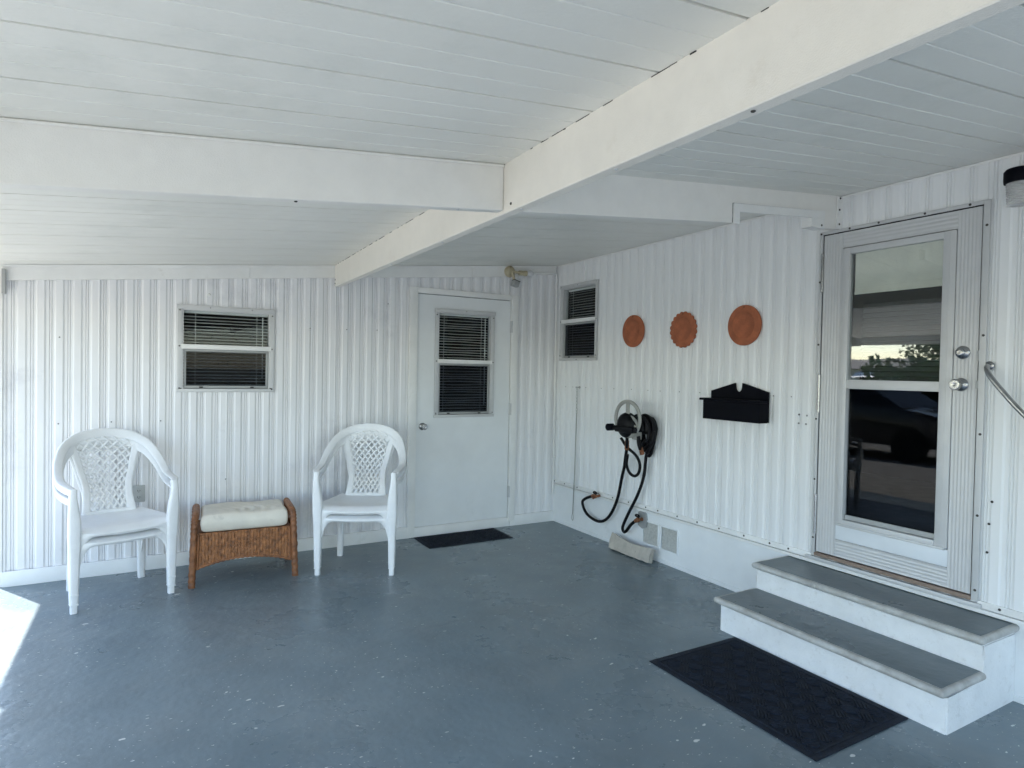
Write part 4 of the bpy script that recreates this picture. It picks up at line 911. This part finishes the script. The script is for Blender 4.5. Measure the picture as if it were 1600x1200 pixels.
ou = thing('wall_outlet', 'grey double power outlet on the ribbed wall behind the left pair of chairs', 'outlet', (-3.447, -.012, .537))
b = bm_(); box(b, I3, -.036, .036, -.006, .003, -.058, .058, .003); obj('cover_plate', b, M['outlet'], ou, .6)
for z in (.022, -.022):
    b = bm_(); box(b, I3, -.016, .016, -.0085, -.006, z-.014, z+.014, .001); q = obj('socket', b, M['outlet'], ou)
    b = bm_(); box(b, I3, -.008, -.005, -.0092, -.0085, z-.005, z+.006); box(b, I3, .005, .008, -.0092, -.0085, z-.005, z+.006); box(b, I3, -.002, .002, -.0092, -.0085, z-.011, z-.007); obj('slots', b, M['gap'], q)

# ================================================================== OUTSIDE, SEEN IN THE DOOR GLASS
nb = thing('neighbour_house', 'pale neighbouring house with a striped awning, reflected in the storm door', 'house', (-42, 22, -.15))
b = bm_(); box(b, I3, -3, 3, -4, 7, 0, 2.3); obj('wall', b, M['neighbour'], nb)
b = bm_(); prism(b, lambda a, d, z: Vector((a, d, z)), [(-3.4, 2.3), (3.4, 2.3), (0, 3.0)], -4.4, 7.4); obj('roof', b, M['shingle'], nb)
for yy in (-2, 3):
    b = bm_(); box(b, I3, 3.0, 3.03, yy-.7, yy+.7, 1.0, 2.0); obj('window', b, M['dark'], nb)
    b = bm_(); G = [[(3.02+.8*q, yy-.8+1.6*i/24, 2.15-.45*q+.02*(i % 2)) for q in (0, 1)] for i in range(25)]; shell(b, G, .01); obj('awning', b, M['trim'], nb)
def tree(loc, h, r, label, n=900, trunk=.16):
    t = thing('broadleaf_tree', label, 'tree', loc, group='trees beyond the driveway')
    b = bm_(); P = catmull([(0, 0, -.2), (.1, .05, h*.3), (-.05, .1, h*.6), (.1, 0, h*.85)], 4); tube(b, P, lambda f: trunk*(1-.75*f), 8)
    for k in range(6):
        a = k*1.05; tube(b, [(0, 0, h*(.35+.06*k)), (math.cos(a)*r*.35, math.sin(a)*r*.35, h*(.5+.06*k)), (math.cos(a)*r*.7, math.sin(a)*r*.7, h*(.6+.06*k))], lambda f: trunk*.4*(1-.7*f), 6)
    obj('trunk', b, M['bark'], t)
    b = bm_(); cl = [(Vector((random.uniform(-1, 1)*r*.7, random.uniform(-1, 1)*r*.7, h*random.uniform(.45, 1)))) for _ in range(16)]
    for _ in range(n):
        c = random.choice(cl); d = Vector((random.gauss(0, 1), random.gauss(0, 1), random.gauss(0, .8))).normalized()*r*.36*random.random()**.4; p = c+d
        u = Vector((random.gauss(0, 1), random.gauss(0, 1), random.gauss(0, 1))).normalized(); v = u.orthogonal().normalized(); s = random.uniform(.05, .11)*(1+h*.05)
        b.faces.new([b.verts.new(p+u*s*x+v*s*.6*y) for x, y in ((-1, 0), (0, -1), (1, 0), (0, 1))])
    obj('crown', b, M['leaf'], t); return t
for i, (x, y, h, r) in enumerate([(-13.2, 8.2, 2.0, 1.3), (-14.5, 12.5, 2.6, 1.6), (-29, 24, 6.0, 3.2), (-14, 4.0, 1.9, 1.1), (-31, 12, 4.0, 2.6)]):
    tree((x, y, -.16), h, r, ['medium leafy tree behind the parked car', 'taller leafy tree at the far end of the driveway', 'tallest tree beyond the neighbouring house', 'low bushy tree nearest the driveway edge', 'wide tree behind the neighbouring roof'][i], 1400)
# a dark hatchback on the driveway
car = thing('parked_car', 'dark hatchback parked on the driveway, reflected in the storm door', 'car', (-9.4, 2.6, -.10), math.radians(0))
b = bm_(); secs = [(-2.15, .35, .62, .72), (-2.1, .30, .80, .80), (-1.5, .28, .92, .85), (-.9, .28, .98, .87), (0, .28, 1.0, .88), (1.0, .28, 1.0, .88), (1.7, .28, .98, .86), (2.05, .32, .90, .80), (2.15, .40, .75, .72)]; R0 = []
for yv, zl, zh, hwid in secs:
    R0.append([b.verts.new((sx*hwid*k1, yv, z)) for sx, k1, z in ((-1, .92, zl), (-1, 1, (zl+zh)/2), (-1, .93, zh), (0, .6, zh+.03), (1, .93, zh), (1, 1, (zl+zh)/2), (1, .92, zl))])
for A, B in zip(R0, R0[1:]):
    for k in range(6): b.faces.new((A[k], A[k+1], B[k+1], B[k]))
    b.faces.new((A[6], A[0], B[0], B[6]))
b.faces.new(R0[0]); b.faces.new(list(reversed(R0[-1]))); obj('body', b, M['carpaint'], car, .7)
b = bm_(); cab = [(-1.15, .98, .80), (-.45, 1.44, .62), (.9, 1.47, .62), (1.75, 1.38, .60), (2.0, 1.0, .76)]; base = [(-1.15, .97), (2.0, .97)]
T = [[b.verts.new((sx*hwid, yv, z)) for sx in (-1, 1)] for yv, z, hwid in cab]
for A, B in zip(T, T[1:]): b.faces.new((A[0], A[1], B[1], B[0]))
for k in (0, 1): b.faces.new([t_[k] for t_ in T])
obj('cabin_glass', b, M['carglass'], car)
b = bm_(); G = [[(sx*.60, yv, z+.012) for sx in (-1, -.5, 0, .5, 1)] for yv, z in ((-.45, 1.44), (.2, 1.47), (.9, 1.47), (1.75, 1.38))]; shell(b, G, .03); obj('roof', b, M['carpaint'], car)
for sx in (-1, 1):
    for yv in (-1.35, 1.35):
        b = bm_(); lathe(b, [(.2, 0), (.30, .0), (.31, .02), (.31, .18), (.30, .2), (.2, .2)], (sx*.70, yv, .31), (sx, 0, 0), 24); wh = obj('wheel', b, M['tyre'], car, .7)
        b = bm_(); lathe(b, [(.2, 0), (.19, .02), (.05, .03), (0, .03)], (sx*.88, yv, .31), (sx, 0, 0), 16); obj('rim', b, M['gap'], wh, .7)
    b = bm_(); box(b, I3, sx*.55-.14, sx*.55+.14, -2.16, -2.08, .62, .74, .02); obj('headlight', b, M['chrome'], car)
b = bm_(); box(b, I3, -11.6, -7.9, -10, 6, -.15, -.1); o = obj('parking_pad', b, M['drive']); o['kind'] = 'structure'
